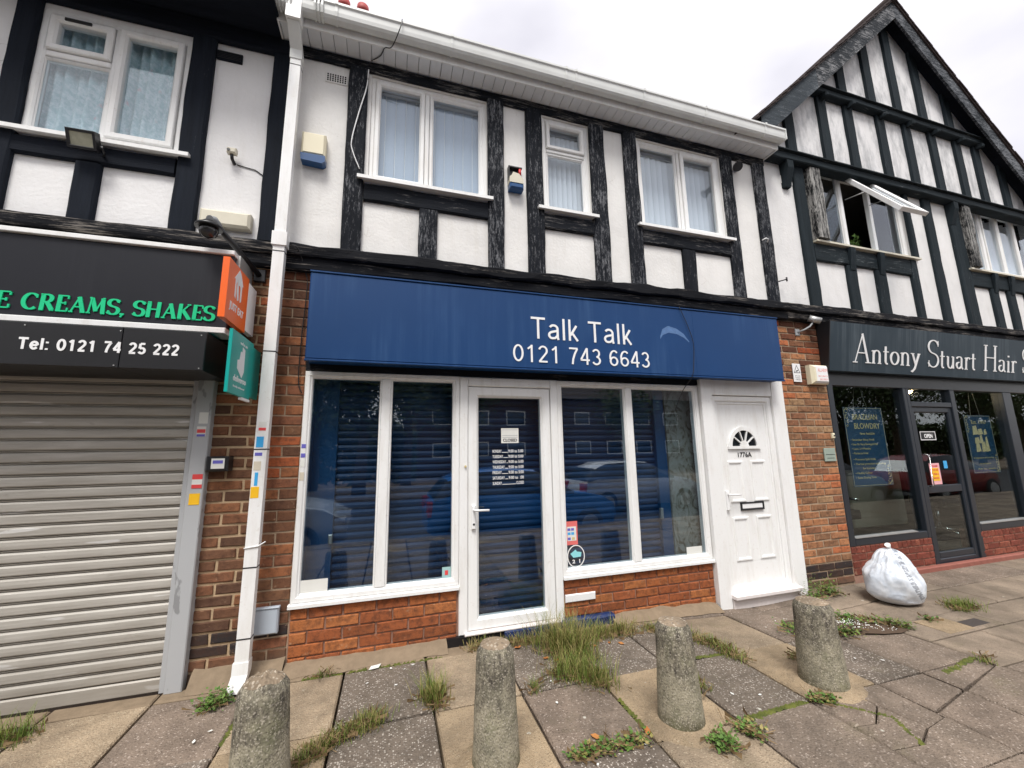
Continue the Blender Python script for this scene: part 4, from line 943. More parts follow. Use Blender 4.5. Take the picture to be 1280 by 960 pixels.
mb = MB(); mb.prismx([(-.004, .447), (-.004, .455), (.05, .463), (.05, .447)], 5.05, 6.1); mb.prismx([(-.004, .452), (-.004, .46), (.05, .468), (.05, .452)], 7.33, 9.9); obj('sill_strip', mb, M['alu'], fr)
mb = MB(); mb.frame(6.40, 7.21, .035, 1.96, .07, .02, .07, .012); mb.chbox(6.471, 7.139, .024, .066, .875, .965, .006); mb.chbox(6.471, 7.139, .024, .066, .106, .175, .006)
sdoor = obj('salon_door', mb, M['salon_frame'], rbd)
obj('pane', MB().box(6.468, 7.142, .042, .048, .96, 1.892), M['glass_dark'], sdoor); obj('pane', MB().box(6.468, 7.142, .042, .048, .17, .88), M['glass_dark'], sdoor)
mb = MB(); mb.tube([(6.49, .015, .96), (6.49, -.03, .97), (6.49, -.03, 1.35), (6.49, .015, 1.36)], .008, 8); obj('pull_handle', mb, M['chrome'], sdoor)
obj('threshold', MB().chbox(6.36, 7.25, -.03, .1, .012, .034, .004), M['alu'], sdoor)
pm = MB(); pm.box(4.955, 6.335, .010, .2, -.05, .364); rz = obj('stall_riser', pm, M['mortar_riser'], rbd)
bricks(rz, 4.955, 6.333, .06, .286, 0, M['brick_red'])
for i in range(18): link('brick', brick_mesh(.0665, .066, .06, M['brick_red']), rz, (4.955+.0765*(i+.5), 0, .292))
pm = MB(); pm.box(7.27, 10.6, .010, .2, -.05, .364); rz = obj('stall_riser', pm, M['mortar_riser'], rbd)
bricks(rz, 7.275, 10.58, .06, .286, 0, M['brick_red'])
for i in range(43): link('brick', brick_mesh(.0665, .066, .06, M['brick_red']), rz, (7.275+.0768*(i+.5), 0, .292))
mb = MB(); mb.chbox(5.62, 10.6, -.055, .0, -.06, .055, .01); obj('plinth', mb, M['red_tile'], rbd)
mb = MB(); mb.chbox(6.34, 7.27, -.02, .1, -.05, .011, .004); obj('door_step', mb, M['red_tile'], rbd)
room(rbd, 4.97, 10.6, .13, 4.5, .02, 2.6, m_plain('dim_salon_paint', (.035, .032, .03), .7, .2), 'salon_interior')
mb = MB(); mb.box(4.97, 10.6, .13, .30, 2.30, 2.58); obj('ceiling_bulkhead', mb, M['salon_frame'], rbd)
pm = MB(); pm.box(10.05, 10.6, .0, .3, -.05, 3); obj('brick_pier', pm, M['brick_right'], rbd)

# ================================================================ signs
def sign_face(parent, name, mb, mat): return obj(name, mb, mat, parent)
t = thing('shop_sign', 'long blue fascia sign with a white phone number, over the closed shop', 'sign', (1.7, -.1, 2.19))
mb = MB(); mb.chbox(-.632, 4.045, -.20, -.012, 2.195, 2.88, .008); brd = obj('sign_board', mb, M['sign_blue'], t)
mb = MB(); mb.chbox(-.634, 4.047, -.208, -.18, 2.880, 2.893, .003); obj('top_trim', mb, M['sign_blue'], t)
mb = MB(); mb.chbox(-.634, 4.047, -.206, -.18, 2.180, 2.1945, .003); obj('bottom_trim', mb, M['sign_blue'], t)
obj('lettering', sans_mb('Talk Talk', 1.155, 2.468, .200, -.2005, .100, 1.02), M['letter_white'], t)
obj('lettering', sans_mb('0121 743 6643', .985, 2.252, .155, -.2005, .100, 1.37), M['letter_white'], t)
mb = MB()   # pale curved smear left on the face
pts = [(2.50+.0, 2.56), (2.53, 2.62), (2.60, 2.655), (2.70, 2.64), (2.78, 2.60), (2.84, 2.54)]
wd = [.012, .03, .035, .028, .02, .006]
v = []
for i, (x, z) in enumerate(pts): v += [(x, -.2012, z+wd[i]), (x, -.2012, z-wd[i])]
mb.add(v, [(2*i, 2*i+1, 2*i+3, 2*i+2) for i in range(len(pts)-1)]); obj('smear', mb, m_plain('pale_blue_stain', (.075, .16, .34), .5, var=.4, scale=30), t)

obj('panel_seam', MB().box(2.905, 2.909, -.2012, -.2, 2.20, 2.875), M['sign_blue'], t)
t = thing('takeaway_sign', 'black fascia with green lettering about ice creams and shakes', 'sign', (-3, -.2, 2.3))
mb = MB(); mb.chbox(-6.4, -1.092, -.35, -.012, 2.345, 2.872, .006); obj('sign_board', mb, M['sign_black'], t)
mb = MB(); mb.chbox(-6.42, -1.085, -.37, -.012, 2.8725, 2.905, .004); obj('top_trim', mb, M['upvc'], t)
mb = MB(); mb.chbox(-6.42, -1.092, -.372, -.2, 2.305, 2.3445, .004); obj('bottom_trim', mb, M['upvc'], t)
obj('lettering', serif_mb('CREAMS, SHAKES', -2.165, 2.392, .098, -.3505, .021, .0085, slant=.04, gap=.05, width=1.0), M['letter_green'], t)
obj('lettering', serif_mb('ICE', -2.425, 2.392, .098, -.3505, .021, .0085, slant=.04, gap=.05, width=.215), M['letter_green'], t)
t = thing('shutter_box_sign', 'black shutter box lettered with a telephone number', 'sign', (-3, -.2, 2.0))
mb = MB(); mb.chbox(-1.598, -1.162, -.45, -.012, 2.03, 2.285, .004); mb2 = MB(); mb2.chbox(-6.4, -1.602, -.45, -.012, 2.03, 2.285, .004)
obj('box_panel', mb, M['black'], t); obj('box_panel', mb2, M['black'], t)
obj('lettering', sans_mb('Tel: 0121 74 25 222', -2.075, 2.122, .068, -.4505, .19, .775, .002, .10), M['letter_white'], t)
for x, z in ((-2.06, 2.265), (-1.61, 2.262), (-1.19, 2.262), (-1.185, 2.045), (-1.62, 2.045), (-2.5, 2.265)):
    mb = MB(); mb.tube([(x, -.450, z), (x, -.453, z)], .004, 8); obj('screw', mb, M['alu'], t)

t = thing('salon_sign', 'slate grey fascia with white serif salon lettering', 'sign', (7.4, -.1, 2.3))
mb = MB(); mb.prismx([(-.175, 2.935), (-.085, 2.36), (-.012, 2.36), (-.012, 2.935)], 4.905, 10.6); obj('sign_board', mb, M['sign_slate'], t)
mb = MB(); mb.prismx([(-.179, 2.943), (-.081, 2.352), (-.008, 2.352), (-.008, 2.943)], 4.893, 4.904); obj('end_cap', mb, M['black'], t)
def tilt(mb):
    mb.v = [(x, y-.085-(z-2.36)*.1565, z) for x, y, z in mb.v]; return mb
wds = [('Antony', 5.28, 6.50, 2.475), ('Stuart', 6.64, 7.66, 2.475), ('Hair', 7.80, 8.60, 2.475)]
for s_, a, b, z in wds: obj('lettering', tilt(serif_mb(s_, a, z, .345, -.002, .030, .012, gap=.02, width=b-a, depth=.004)), M['letter_white'], t)
obj('lettering', tilt(serif_mb('S', 8.72, 2.475, .345, -.002, .030, .012, width=.2, depth=.004)), M['letter_white'], t)

# projecting delivery signs
def side_on(mb, X, Y0, s=1):       # turn lettering drawn in the xz plane to face +x on the plane x = X
    mb.v = [(X-y, Y0+x*s, z) for x, y, z in mb.v]; return mb
t = thing('projecting_sign', 'orange projecting sign with a white house symbol, above the teal one', 'sign', (-1.03, -.1, 2.35))
obj('sign_box', MB().box(-1.062, -1.026, -.235, -.05, 2.375, 2.735), M['white_paint'], t)
obj('sign_face', MB().box(-1.060, -1.022, -.60, -.236, 2.352, 2.752), M['orange'], t)
obj('back_plate', MB().box(-1.10, -1.068, -.30, -.04, 2.42, 2.90), M['alu'], t)
mb = MB()
mb.prism([(-.065, .08), (-.085, .075), (-.005, .165), (.03, .135), (.075, .075), (.058, .07), (.058, -.04), (.038, -.05), (.03, .05), (-.02, .09), (-.045, .05), (-.04, -.05), (-.062, -.04)], -.002, 0)
mb.prism([(-.028, .07), (-.008, .07), (.012, -.045), (-.012, -.055), (-.030, .0)], -.002, 0); mb.prism([(-.03, .08), (.02, .10), (.036, .07), (.0, .055)], -.0026, 0)
obj('house_symbol', side_on(MB().add([(x, y, z+2.575) for x, y, z in mb.v], mb.f), -1.022, -.418), M['letter_white'], t)
obj('lettering', side_on(text_mb('JUST EAT', 0, 2.435, .050, 0, width=.25, depth=.002, bold=.02), -1.022, -.545), M['letter_white'], t)
t = thing('projecting_sign', 'teal projecting sign with a white symbol, below the orange one', 'sign', (-.98, -.1, 1.88))
obj('sign_face', MB().box(-.985, -.966, -.60, -.20, 1.88, 2.28), M['teal'], t)
obj('sign_box', MB().box(-.99, -.97, -.199, -.02, 1.90, 2.26), M['teal'], t); obj('bottom_edge', MB().box(-.984, -.966, -.35, -.19, 1.862, 1.878), M['white_paint'], t)
mb = MB(); mb.prism([(-.075, .01), (-.04, .018), (-.028, .075), (.0, .075), (.0, .11), (.045, .10), (.052, -.05), (.02, -.095), (-.07, -.045)], -.002, 0)
obj('symbol', side_on(MB().add([(x, y, z+2.095) for x, y, z in mb.v], mb.f), -.966, -.41), M['letter_white'], t)
obj('lettering', side_on(text_mb('deliveroo', 0, 1.965, .040, 0, width=.23, depth=.002, bold=.02), -.966, -.53), M['letter_white'], t)
obj('lettering', side_on(text_mb("we're on", 0, 2.215, .022, 0, width=.13, depth=.002, bold=.01), -.966, -.46), M['letter_white'], t)
obj('lettering', side_on(text_mb('freshly delivered', 0, 1.925, .014, 0, width=.20, depth=.002), -.966, -.52), M['letter_white'], t)

# ================================================================ fittings on the walls
t = thing('downpipe', 'square white drainpipe running down between the takeaway and the blue shop', 'drainpipe', (-.875, -.14, 0))
def rect_tube(pts, hw, hd, mb=None):
    mb = mb or MB(); v = []
    for x, y, z in pts: v += [(x-hw, y-hd, z), (x+hw, y-hd, z), (x+hw, y+hd, z), (x-hw, y+hd, z)]
    f = [(i*4+k, i*4+(k+1) % 4, i*4+4+(k+1) % 4, i*4+4+k) for i in range(len(pts)-1) for k in range(4)] + [(0, 1, 2, 3), tuple(len(v)-4+k for k in range(4))]
    return mb.add(v, f)
obj('pipe', rect_tube([(-.883, -.14, .10), (-.862, -.14, 4.83)], .040, .032), M['upvc'], t)
obj('shoe', rect_tube([(-.90, -.185, .012), (-.885, -.145, .10), (-.885, -.14, .17)], .046, .038), M['upvc'], t)
obj('swan_neck', rect_tube([(-.862, -.14, 4.76), (-.862, -.145, 4.84), (-.868, -.265, 4.98), (-.868, -.278, 5.14)], .045, .038), M['gutter'], t)
obj('outlet', rect_tube([(-.868, -.278, 4.99), (-.868, -.278, 5.13), (-.868, -.278, 5.20)], .055, .05), M['upvc'], t)
obj('collar', rect_tube([(-.869, -.14, 3.08), (-.869, -.14, 3.19)], .052, .044), M['upvc'], t)
for z in (4.70, 3.03, 2.24, 1.53, .745, .305):
    x = -.883+.021*(z-.1)/4.73; obj('joint_ring', rect_tube([(x, -.14, z), (x, -.14, z+.008)], .0415, .0335), M['black'], t)
for x, z, w_, h_, m_ in ((-.876, 1.71, .05, .035, 'stk_paper'), (-.876, 1.675, .045, .02, 'stk_red'), (-.884, 1.585, .045, .075, 'stk_blue'), (-.886, 1.50, .045, .022, 'stk_purple'), (-.888, 1.42, .045, .06, 'stk_beige'), (-.888, 1.33, .02, .09, 'stk_blue'), (-.89, 1.24, .05, .075, 'stk_yellow')):
    obj('sticker', MB().box(x-w_/2, x+w_/2, -.1735, -.172, z-h_/2, z+h_/2), M[m_], t)
mb = MB(); mb.tube([(-.925, -.175, .875), (-.84, -.177, .885), (-.80, -.17, .91)], .004, 5); obj('cable_tie', mb, M['white_paint'], t)
def stick(par, x0, x1, z0, z1, y, mat, name='sticker'): return obj(name, MB().box(x0, x1, y-.0012, y, z0, z1), M[mat], par)
for a, b, c, d, m_ in ((-1.305, -1.25, 1.72, 1.80, 'stk_paper'), (-1.31, -1.255, 1.63, 1.70, 'stk_paper'), (-1.308, -1.258, 1.655, 1.68, 'stk_red'), (-1.308, -1.258, 1.63, 1.645, 'stk_purple'), (-1.305, -1.245, 1.335, 1.37, 'stk_red'), (-1.305, -1.245, 1.30, 1.335, 'stk_paper'), (-1.305, -1.245, 1.275, 1.30, 'stk_red'), (-1.312, -1.25, 1.165, 1.24, 'stk_yellow')):
    q = (1 if d-c > .05 else 2); stick(shut, a, b, c, d, -.062-.001*q, m_)
for c, d, m_ in ((1.54, 1.57, 'stk_purple'), (1.47, 1.50, 'stk_purple'), (1.40, 1.45, 'stk_paper'), (1.30, 1.36, 'stk_beige')): stick(w1, -.648, -.618, c, d, -.0125, m_)

t = thing('key_box', 'small dark box with a paper label beside the shutter rail', 'box', (-1.16, -.05, 1.38))
mb = MB(); mb.chbox(-1.225, -1.09, -.10, -.002, 1.385, 1.49, .012); obj('body', mb, M['black'], t); stick(t, -1.19, -1.11, 1.405, 1.475, -.1005, 'stk_paper', 'label'); stick(t, -1.18, -1.12, 1.44, 1.462, -.102, 'stk_purple', 'label_print')
t = thing('meter_box', 'pale blue-grey box low on the bricks right of the drainpipe', 'box', (-.785, -.02, .27))
mb = MB(); mb.chbox(-.865, -.715, -.05, -.002, .27, .44, .010); obj('body', mb, M['meter'], t); mb = MB(); mb.chbox(-.87, -.71, -.056, -.02, .437, .447, .003); obj('lid', mb, M['meter'], t)
def alarm(x0, x1, z0, z1, d, label, split, top='cream', bot='blue_plastic'):
    t = thing('alarm_box', label, 'alarm', ((x0+x1)/2, -.03, z0)); zs = z0+(z1-z0)*split
    mb = MB(); mb.chbox(x0, x1, -d, -.002, zs, z1, .016); obj('cover', mb, M[top], t)
    mb = MB(); mb.prism([(x0-.003, zs-.001), (x0+.004, z0+.01), (x1-.02, z0), (x1+.003, z0+.02), (x1+.003, zs-.001)], -d-.003, -.002); obj('strobe_lens', mb, M[bot], t); return t
alarm(-.795, -.61, 3.90, 4.18, .08, 'cream alarm box with a blue base, right of the drainpipe', .26)
t = thing('alarm_box', 'broken alarm box with a dark open top, between two timber posts', 'alarm', (1.09, -.03, 3.99))
mb = MB(); mb.box(1.02, 1.16, -.012, -.002, 4.06, 4.255); mb.box(1.02, 1.03, -.05, -.012, 4.10, 4.255); mb.box(1.0305, 1.16, -.05, -.012, 4.243, 4.2545); obj('back_plate', mb, M['black'], t)
mb = MB(); mb.prism([(1.02, 4.055), (1.16, 4.055), (1.16, 4.10), (1.115, 4.155), (1.055, 4.165), (1.04, 4.13), (1.02, 4.11)], -.085, -.013); obj('cover', mb, M['cream2'], t)
mb = MB(); mb.chbox(1.022, 1.162, -.088, -.004, 3.995, 4.054, .014); obj('strobe_lens', mb, M['blue_plastic'], t)
mb = MB(); mb.tube([(1.138, -.04, 4.175), (1.138, -.04, 4.235)], .014, 10); obj('battery', mb, M['red'], t)
t = thing('alarm_box', 'white alarm box with faded red print on the brick pier', 'alarm', (4.75, -.04, 2.19))
mb = MB(); mb.chbox(4.635, 4.895, -.085, -.002, 2.195, 2.42, .03); obj('cover', mb, M['cream'], t); obj('print_panel', MB().chbox(4.67, 4.885, -.0875, -.06, 2.205, 2.41, .02), M['white_paint'], t)
for z, h_, a, b in ((2.335, .04, 4.71, 4.86), (2.275, .018, 4.71, 4.86), (2.235, .022, 4.73, 4.86)): obj('print', text_mb('ALARM' if h_ > .03 else 'SECURITY', a, z, h_, -.0876, width=b-a, depth=.001), m_plain('faded_red_print', (.78, .30, .27), .5), t)
t = thing('warning_sign', 'small white warning plate with a black camera triangle', 'sign', (4.49, -.01, 2.22))
obj('plate', MB().chbox(4.43, 4.55, -.010, -.003, 2.22, 2.435, .002), M['white_paint'], t)
mb = MB()
def ring_poly(mb, P, w, y0, y1):
    c = (sum(p[0] for p in P)/len(P), sum(p[1] for p in P)/len(P)); Q = [(c[0]+(p[0]-c[0])*w, c[1]+(p[1]-c[1])*w) for p in P]
    for i in range(len(P)): j = (i+1) % len(P); mb.prism([P[i], P[j], Q[j], Q[i]], y0, y1)
ring_poly(mb, [(4.44, 2.325), (4.54, 2.325), (4.49, 2.42)], .8, -.0112, -.0101); mb.prism([(4.465, 2.338), (4.50, 2.345), (4.512, 2.362), (4.475, 2.352)], -.0112, -.0101)
obj('triangle_symbol', mb, M['black'], t)
for z in (2.285, 2.262, 2.24): obj('print', text_mb('CCTV IN USE' if z > 2.27 else 'WARNING', 4.45, z, .010, -.0101, width=.08, depth=.001), M['black'], t)
t = thing('wall_plate', 'pale green plate low on the brick pier beside the salon', 'plate', (4.82, -.01, 1.31))
obj('plate', MB().chbox(4.735, 4.91, -.014, -.003, 1.31, 1.46, .003), m_plain('pale_green_plate', (.30, .36, .31), .4), t); stick(t, 4.75, 4.895, 1.385, 1.39, -.0145, 'black', 'engraving'); stick(t, 4.77, 4.88, 1.345, 1.35, -.0145, 'black', 'engraving')
t = thing('doorbell', 'tiny cream bell push at the edge of the brick pier', 'bell', (4.91, -.01, 1.57))
obj('body', MB().chbox(4.89, 4.93, -.025, -.003, 1.57, 1.63, .006), M['cream'], t); mb = MB(); mb.tube([(4.91, -.025, 1.60), (4.91, -.031, 1.60)], .008, 10); obj('button', mb, M['black'], t)
t = thing('security_camera', 'grey bullet camera on the brick pier beside the salon fascia', 'camera', (4.68, -.05, 2.80))
mb = MB(); mb.chbox(4.55, 4.62, -.012, -.002, 2.78, 2.86, .003); mb.tube([(4.585, -.01, 2.82), (4.63, -.06, 2.84), (4.70, -.08, 2.88), (4.73, -.09, 2.92)], .010, 8); obj('bracket', mb, M['lead'], t)
mb = MB(); mb.tube([(4.71, -.07, 2.985), (4.80, -.14, 2.935)], .038, 16); obj('camera_body', mb, M['alu'], t); mb = MB(); mb.tube([(4.800, -.1405, 2.9345), (4.804, -.1436, 2.9322)], .026, 12); obj('lens', mb, M['black'], t)
t = thing('floodlight', 'small black square floodlight below the net-curtained window', 'lamp', (-2.15, -.08, 3.65))
def tiltx(mb, ang, cy, cz):
    c, s_ = math.cos(ang), math.sin(ang); mb.v = [(x, cy+(y-cy)*c-(z-cz)*s_, cz+(y-cy)*s_+(z-cz)*c) for x, y, z in mb.v]; return mb
mb = MB(); mb.frame(-2.24, -2.075, 3.66, 3.785, .018, -.16, -.10, .004); mb.box(-2.225, -2.09, -.11, -.101, 3.675, 3.77); obj('housing', tiltx(mb, R(24), -.13, 3.72), M['black'], t)
mb = MB(); mb.box(-2.223, -2.092, -.152, -.150, 3.677, 3.768); obj('lens', tiltx(mb, R(24), -.13, 3.72), m_plain('floodlight_reflector', (.42, .42, .33), .25, .5, .3, var=.4, scale=20), t)
mb = MB(); mb.tube([(-2.06, -.12, 3.70), (-2.07, -.06, 3.68), (-2.10, -.03, 3.68)], .008, 6); obj('bracket', mb, M['black'], t)
t = thing('security_camera', 'tiny cream camera with a trailing wire on the white panel, far left', 'camera', (-1.28, -.05, 3.80))
mb = MB(); mb.chbox(-1.315, -1.25, -.085, -.04, 3.86, 3.905, .008); obj('camera_body', mb, M['cream2'], t)
mb = MB(); mb.tube([(-1.28, -.0, 3.815), (-1.285, -.04, 3.83), (-1.285, -.06, 3.858)], .013, 8); mb.tube([(-1.30, -.088, 3.88), (-1.30, -.05, 3.878)], .012, 8); obj('bracket', mb, M['black'], t)
mb = MB(); mb.tube([(-1.26, -.006, 3.81), (-1.2, -.006, 3.80), (-1.13, -.006, 3.79), (-1.07, -.006, 3.75)], .004, 5); obj('wire', mb, M['black'], t)
t = thing('dome_camera', 'black dome camera on a slanting arm at the corner of the takeaway sign', 'camera', (-1.2, -.4, 2.9))
mb = MB(); mb.chbox(-1.065, -.985, -.03, -.002, 2.83, 2.93, .004); mb.tube([(-1.025, -.02, 2.88), (-1.12, -.24, 2.98), (-1.185, -.40, 3.05)], .020, 8); obj('arm', mb, M['black'], t)
mb = MB(); mb.tube([(-1.21, -.47, 3.045), (-1.21, -.47, 3.03), (-1.21, -.47, 3.01), (-1.21, -.47, 2.995)], [.035, .05, .078, .078], 18); obj('hood', mb, M['black'], t)
mb = MB(); mb.tube([(-1.21, -.47, 2.994), (-1.21, -.47, 2.975), (-1.21, -.47, 2.95), (-1.21, -.47, 2.93), (-1.21, -.47, 2.922)], [.055, .056, .048, .028, .006], 18); obj('dome', mb, m_plain('smoked_dome', (.03, .03, .032), .1, .6), t)
mb = MB(); mb.tube([(-1.185, -.40, 3.05), (-1.20, -.44, 3.075), (-1.21, -.47, 3.06)], .028, 10); obj('knuckle', mb, M['lead'], t)
t = thing('junction_box', 'long cream box behind the dome camera above the takeaway sign', 'box', (-1.27, -.03, 3.23))
mb = MB(); mb.chbox(-1.45, -1.11, -.075, -.002, 3.235, 3.365, .018); obj('body', mb, M['cream2'], t)
t = thing('vent_pipe', 'black elbow pipe with a grey collar poking from under the white eaves', 'pipe', (3.9, -.02, 4.8))
mb = MB(); mb.tube([(3.96, .0, 4.86), (3.88, -.09, 4.80), (3.80, -.16, 4.735)], .036, 14); obj('pipe', mb, M['black'], t)
mb = MB(); mb.tube([(3.80, -.16, 4.735), (3.745, -.205, 4.69)], .036, 14); obj('collar', mb, M['lead'], t)
mb = MB(); mb.tube([(3.745, -.205, 4.69), (3.725, -.222, 4.674)], .052, 16); mb.tube([(3.7248, -.2222, 4.6738), (3.7238, -.223, 4.673)], .036, 14); obj('mouth', mb, M['black'], t)
def airbrick(par, x0, x1, z0, z1, mat, nx=8, nz=4):
    o = obj('air_vent', MB().chbox(x0, x1, -.008, .0, z0, z1, .002), M[mat], par)
    mb = MB(); px, pz = (x1-x0-.02)/nx, (z1-z0-.02)/nz
    for i in range(nx):
        for j in range(nz): a = x0+.01+i*px+px*.18; b = z0+.01+j*pz+pz*.15; mb.box(a, a+px*.64, -.0095, -.0079, b, b+pz*.70)
    obj('holes', mb, M['vent'], o, kind='stuff')
airbrick(cb, -.66, -.475, 4.77, 4.87, 'plaster', 8, 4); airbrick(rbd, 4.66, 4.855, 4.80, 4.91, 'plaster_h', 8, 6)
o = obj('air_vent', MB().chbox(-1.482, -1.30, -.02, .0, 4.745, 4.83, .006), M['navy_h'], lb)
mb = MB()
for i in range(5): z = 4.755+i*.014; mb.box(-1.475, -1.307, -.0225, -.0195, z, z+.006)
obj('louvre', mb, M['black'], o, kind='stuff')
def cable(label, pts, r, mat, cat='cable'):
    P = [Vector(p) for p in pts]; Q = []
    for i in range(len(P)-1):
        a, b, c, d = P[max(i-1, 0)], P[i], P[i+1], P[min(i+2, len(P)-1)]
        for k_ in range(6):
            t_ = k_/6; Q.append(.5*((2*b)+(c-a)*t_+(2*a-5*b+4*c-d)*t_*t_+(3*b-a-3*c+d)*t_**3))
    Q.append(P[-1]); mb = MB(); mb.tube(Q, r, 6); return tag(obj('cable', mb, M[mat]), label, cat)
cable('black cable hanging over the blue fascia above the right shop window', [(2.745, -.215, 2.895), (2.82, -.216, 2.72), (2.874, -.218, 2.53), (2.86, -.216, 2.33), (2.83, -.212, 2.19), (2.79, -.10, 2.05), (2.74, -.03, 1.86)], .0032, 'black')
cable('thin dark cable drooping down the brick pier left of the blue fascia', [(-.80, -.115, 3.12), (-.75, -.11, 3.10), (-.705, -.03, 2.95), (-.685, -.02, 2.82), (-.70, -.018, 2.4), (-.70, -.02, 2.06), (-.67, -.02, 1.96)], .004, 'black')
cable('black cable looping from the white gutter over the eaves', [(-.02, -.345, 5.235), (-.035, -.352, 5.13), (-.10, -.25, 5.035), (-.16, -.225, 5.03), (-.20, -.12, 5.052), (-.28, -.055, 5.045)], .0045, 'black')
cable('loose white cable down the timber beside the widest window', [(-.30, -.05, 4.95), (-.31, -.055, 4.75), (-.36, -.055, 4.5), (-.41, -.055, 4.2), (-.395, -.055, 4.08), (-.335, -.055, 3.93)], .005, 'white_paint')
t = thing('wall_hook', 'white hook on the last timber post under the eaves', 'hook', (4.22, -.05, 3.9))
mb = MB(); mb.tube([(4.17, -.045, 3.92), (4.20, -.075, 3.935), (4.24, -.07, 3.93), (4.24, -.05, 3.90)], .007, 6); obj('hook', mb, M['white_paint'], t)
t = thing('wall_hook', 'black iron peg low on the last timber post', 'hook', (4.40, -.05, 3.4))
mb = MB(); mb.tube([(4.35, -.04, 3.42), (4.42, -.09, 3.435)], .007, 6); mb.tube([(4.42, -.09, 3.41), (4.42, -.09, 3.46)], .009, 6); obj('peg', mb, M['black'], t)

# ================================================================ notices on the glass
def notice(name, label, loc): return thing(name, label, 'sign', loc)
t = notice('closed_card', 'small pale card marked closed, high on the shop door glass', (1.01, .018, 1.56))
obj('card', MB().box(.93, 1.09, .0165, .0185, 1.56, 1.69), M['stk_paper'], t); obj('print', text_mb('CLOSED', .945, 1.573, .026, .0164, width=.13, depth=.0008, bold=.03), M['black'], t)
for z in (1.675, 1.625, 1.608): obj('print', MB().box(.94, 1.08, .0157, .0164, z, z+.003), M['lead'], t)
t = notice('opening_hours', 'white opening hours lettering on the shop door glass', (.99, .018, 1.20))
for i, (d_, h_) in enumerate((('MONDAY', '9:00 to 5:00'), ('TUESDAY', '9:00 to 5:00'), ('WEDNESDAY', '9:00 to 5:00'), ('THURSDAY', '9:00 to 5:00'), ('FRIDAY', '9:00 to 5:00'), ('SATURDAY', '9:00 to  :00'), ('SUNDAY', 'CLOSED'))):
    z = 1.478-i*.0455; wd_ = len(d_)*.0135; wh = len(h_)*.0115
    mb = text_mb(d_, .85, z, .026, .0185, width=wd_, depth=.0008, bold=.012); merge(mb, text_mb(h_, 1.132-wh, z, .026, .0185, width=wh, depth=.0008, bold=.012))
    mb.box(.85+wd_+.004, 1.132-wh-.004, .0178, .0185, z, z+.004); obj('lettering', mb, M['letter_white'], t)
t = notice('window_sticker', 'red-edged sticker with small squares at the left of the right window', (1.57, .012, .66))
obj('backing', MB().box(1.51, 1.625, .0112, .0135, .66, .86), m_plain('coral_red_print', (.72, .16, .15), .5), t); obj('print', MB().box(1.525, 1.612, .0104, .0112, .695, .815), M['stk_paper'], t)
for i, (x, z, m_) in enumerate(((1.54, .79, 'stk_purple'), (1.575, .79, 'stk_purple'), (1.54, .755, 'stk_blue'), (1.575, .755, 'stk_blue'), (1.54, .712, 'stk_purple'), (1.58, .712, 'gold'))): obj('print', MB().box(x-.012, x+.016, .0098, .0104, z-.010, z+.012), M[m_], t)
t = notice('window_sticker', 'round sticker with a pale blue symbol low on the right window', (1.60, .012, .47))
mb = MB(); n = 28
for i in range(n):
    a0, a1 = 2*math.pi*i/n, 2*math.pi*(i+1)/n; mb.prism([(1.602+.085*math.cos(a0)*1.0, .562+.095*math.sin(a0)), (1.602+.085*math.cos(a1), .562+.095*math.sin(a1)), (1.602+.077*math.cos(a1), .562+.087*math.sin(a1)), (1.602+.077*math.cos(a0), .562+.087*math.sin(a0))], .0112, .0135)
obj('ring', mb, M['letter_white'], t)
mb = MB(); mb.prism([(1.548, .585), (1.60, .617), (1.612, .60), (1.655, .592), (1.648, .555), (1.575, .552)], .0108, .0125); obj('symbol', mb, m_plain('pale_cyan_print', (.28, .68, .72), .5), t)
obj('lettering', text_mb('2  1', 1.565, .505, .03, .0125, width=.075, depth=.001, bold=.03), M['letter_white'], t)
t = notice('window_label', 'blank white label in the bottom left corner of the left window', (-.5, .012, .5)); obj('label', MB().box(-.606, -.415, .0115, .0135, .485, .585), M['stk_paper'], t)
t = notice('window_label', 'blank white label in the bottom right corner of the right window', (2.86, .012, .45)); obj('label', MB().box(2.775, 2.955, .0115, .0135, .46, .54), M['stk_paper'], t)
t = notice('window_sticker', 'little pale teal sticker with a red dot, by the shop door', (.455, .012, .49)); obj('label', MB().box(.425, .495, .0115, .0135, .49, .58), m_plain('pale_teal_print', (.35, .55, .55), .5), t); obj('print', MB().box(.447, .472, .0105, .0115, .52, .555), M['stk_red'], t)
mb = MB(); mb.tube([(.605, -.022, 1.37), (.605, -.034, 1.37)], .009, 8); o = obj('door_stop', mb, M['gold'], df)

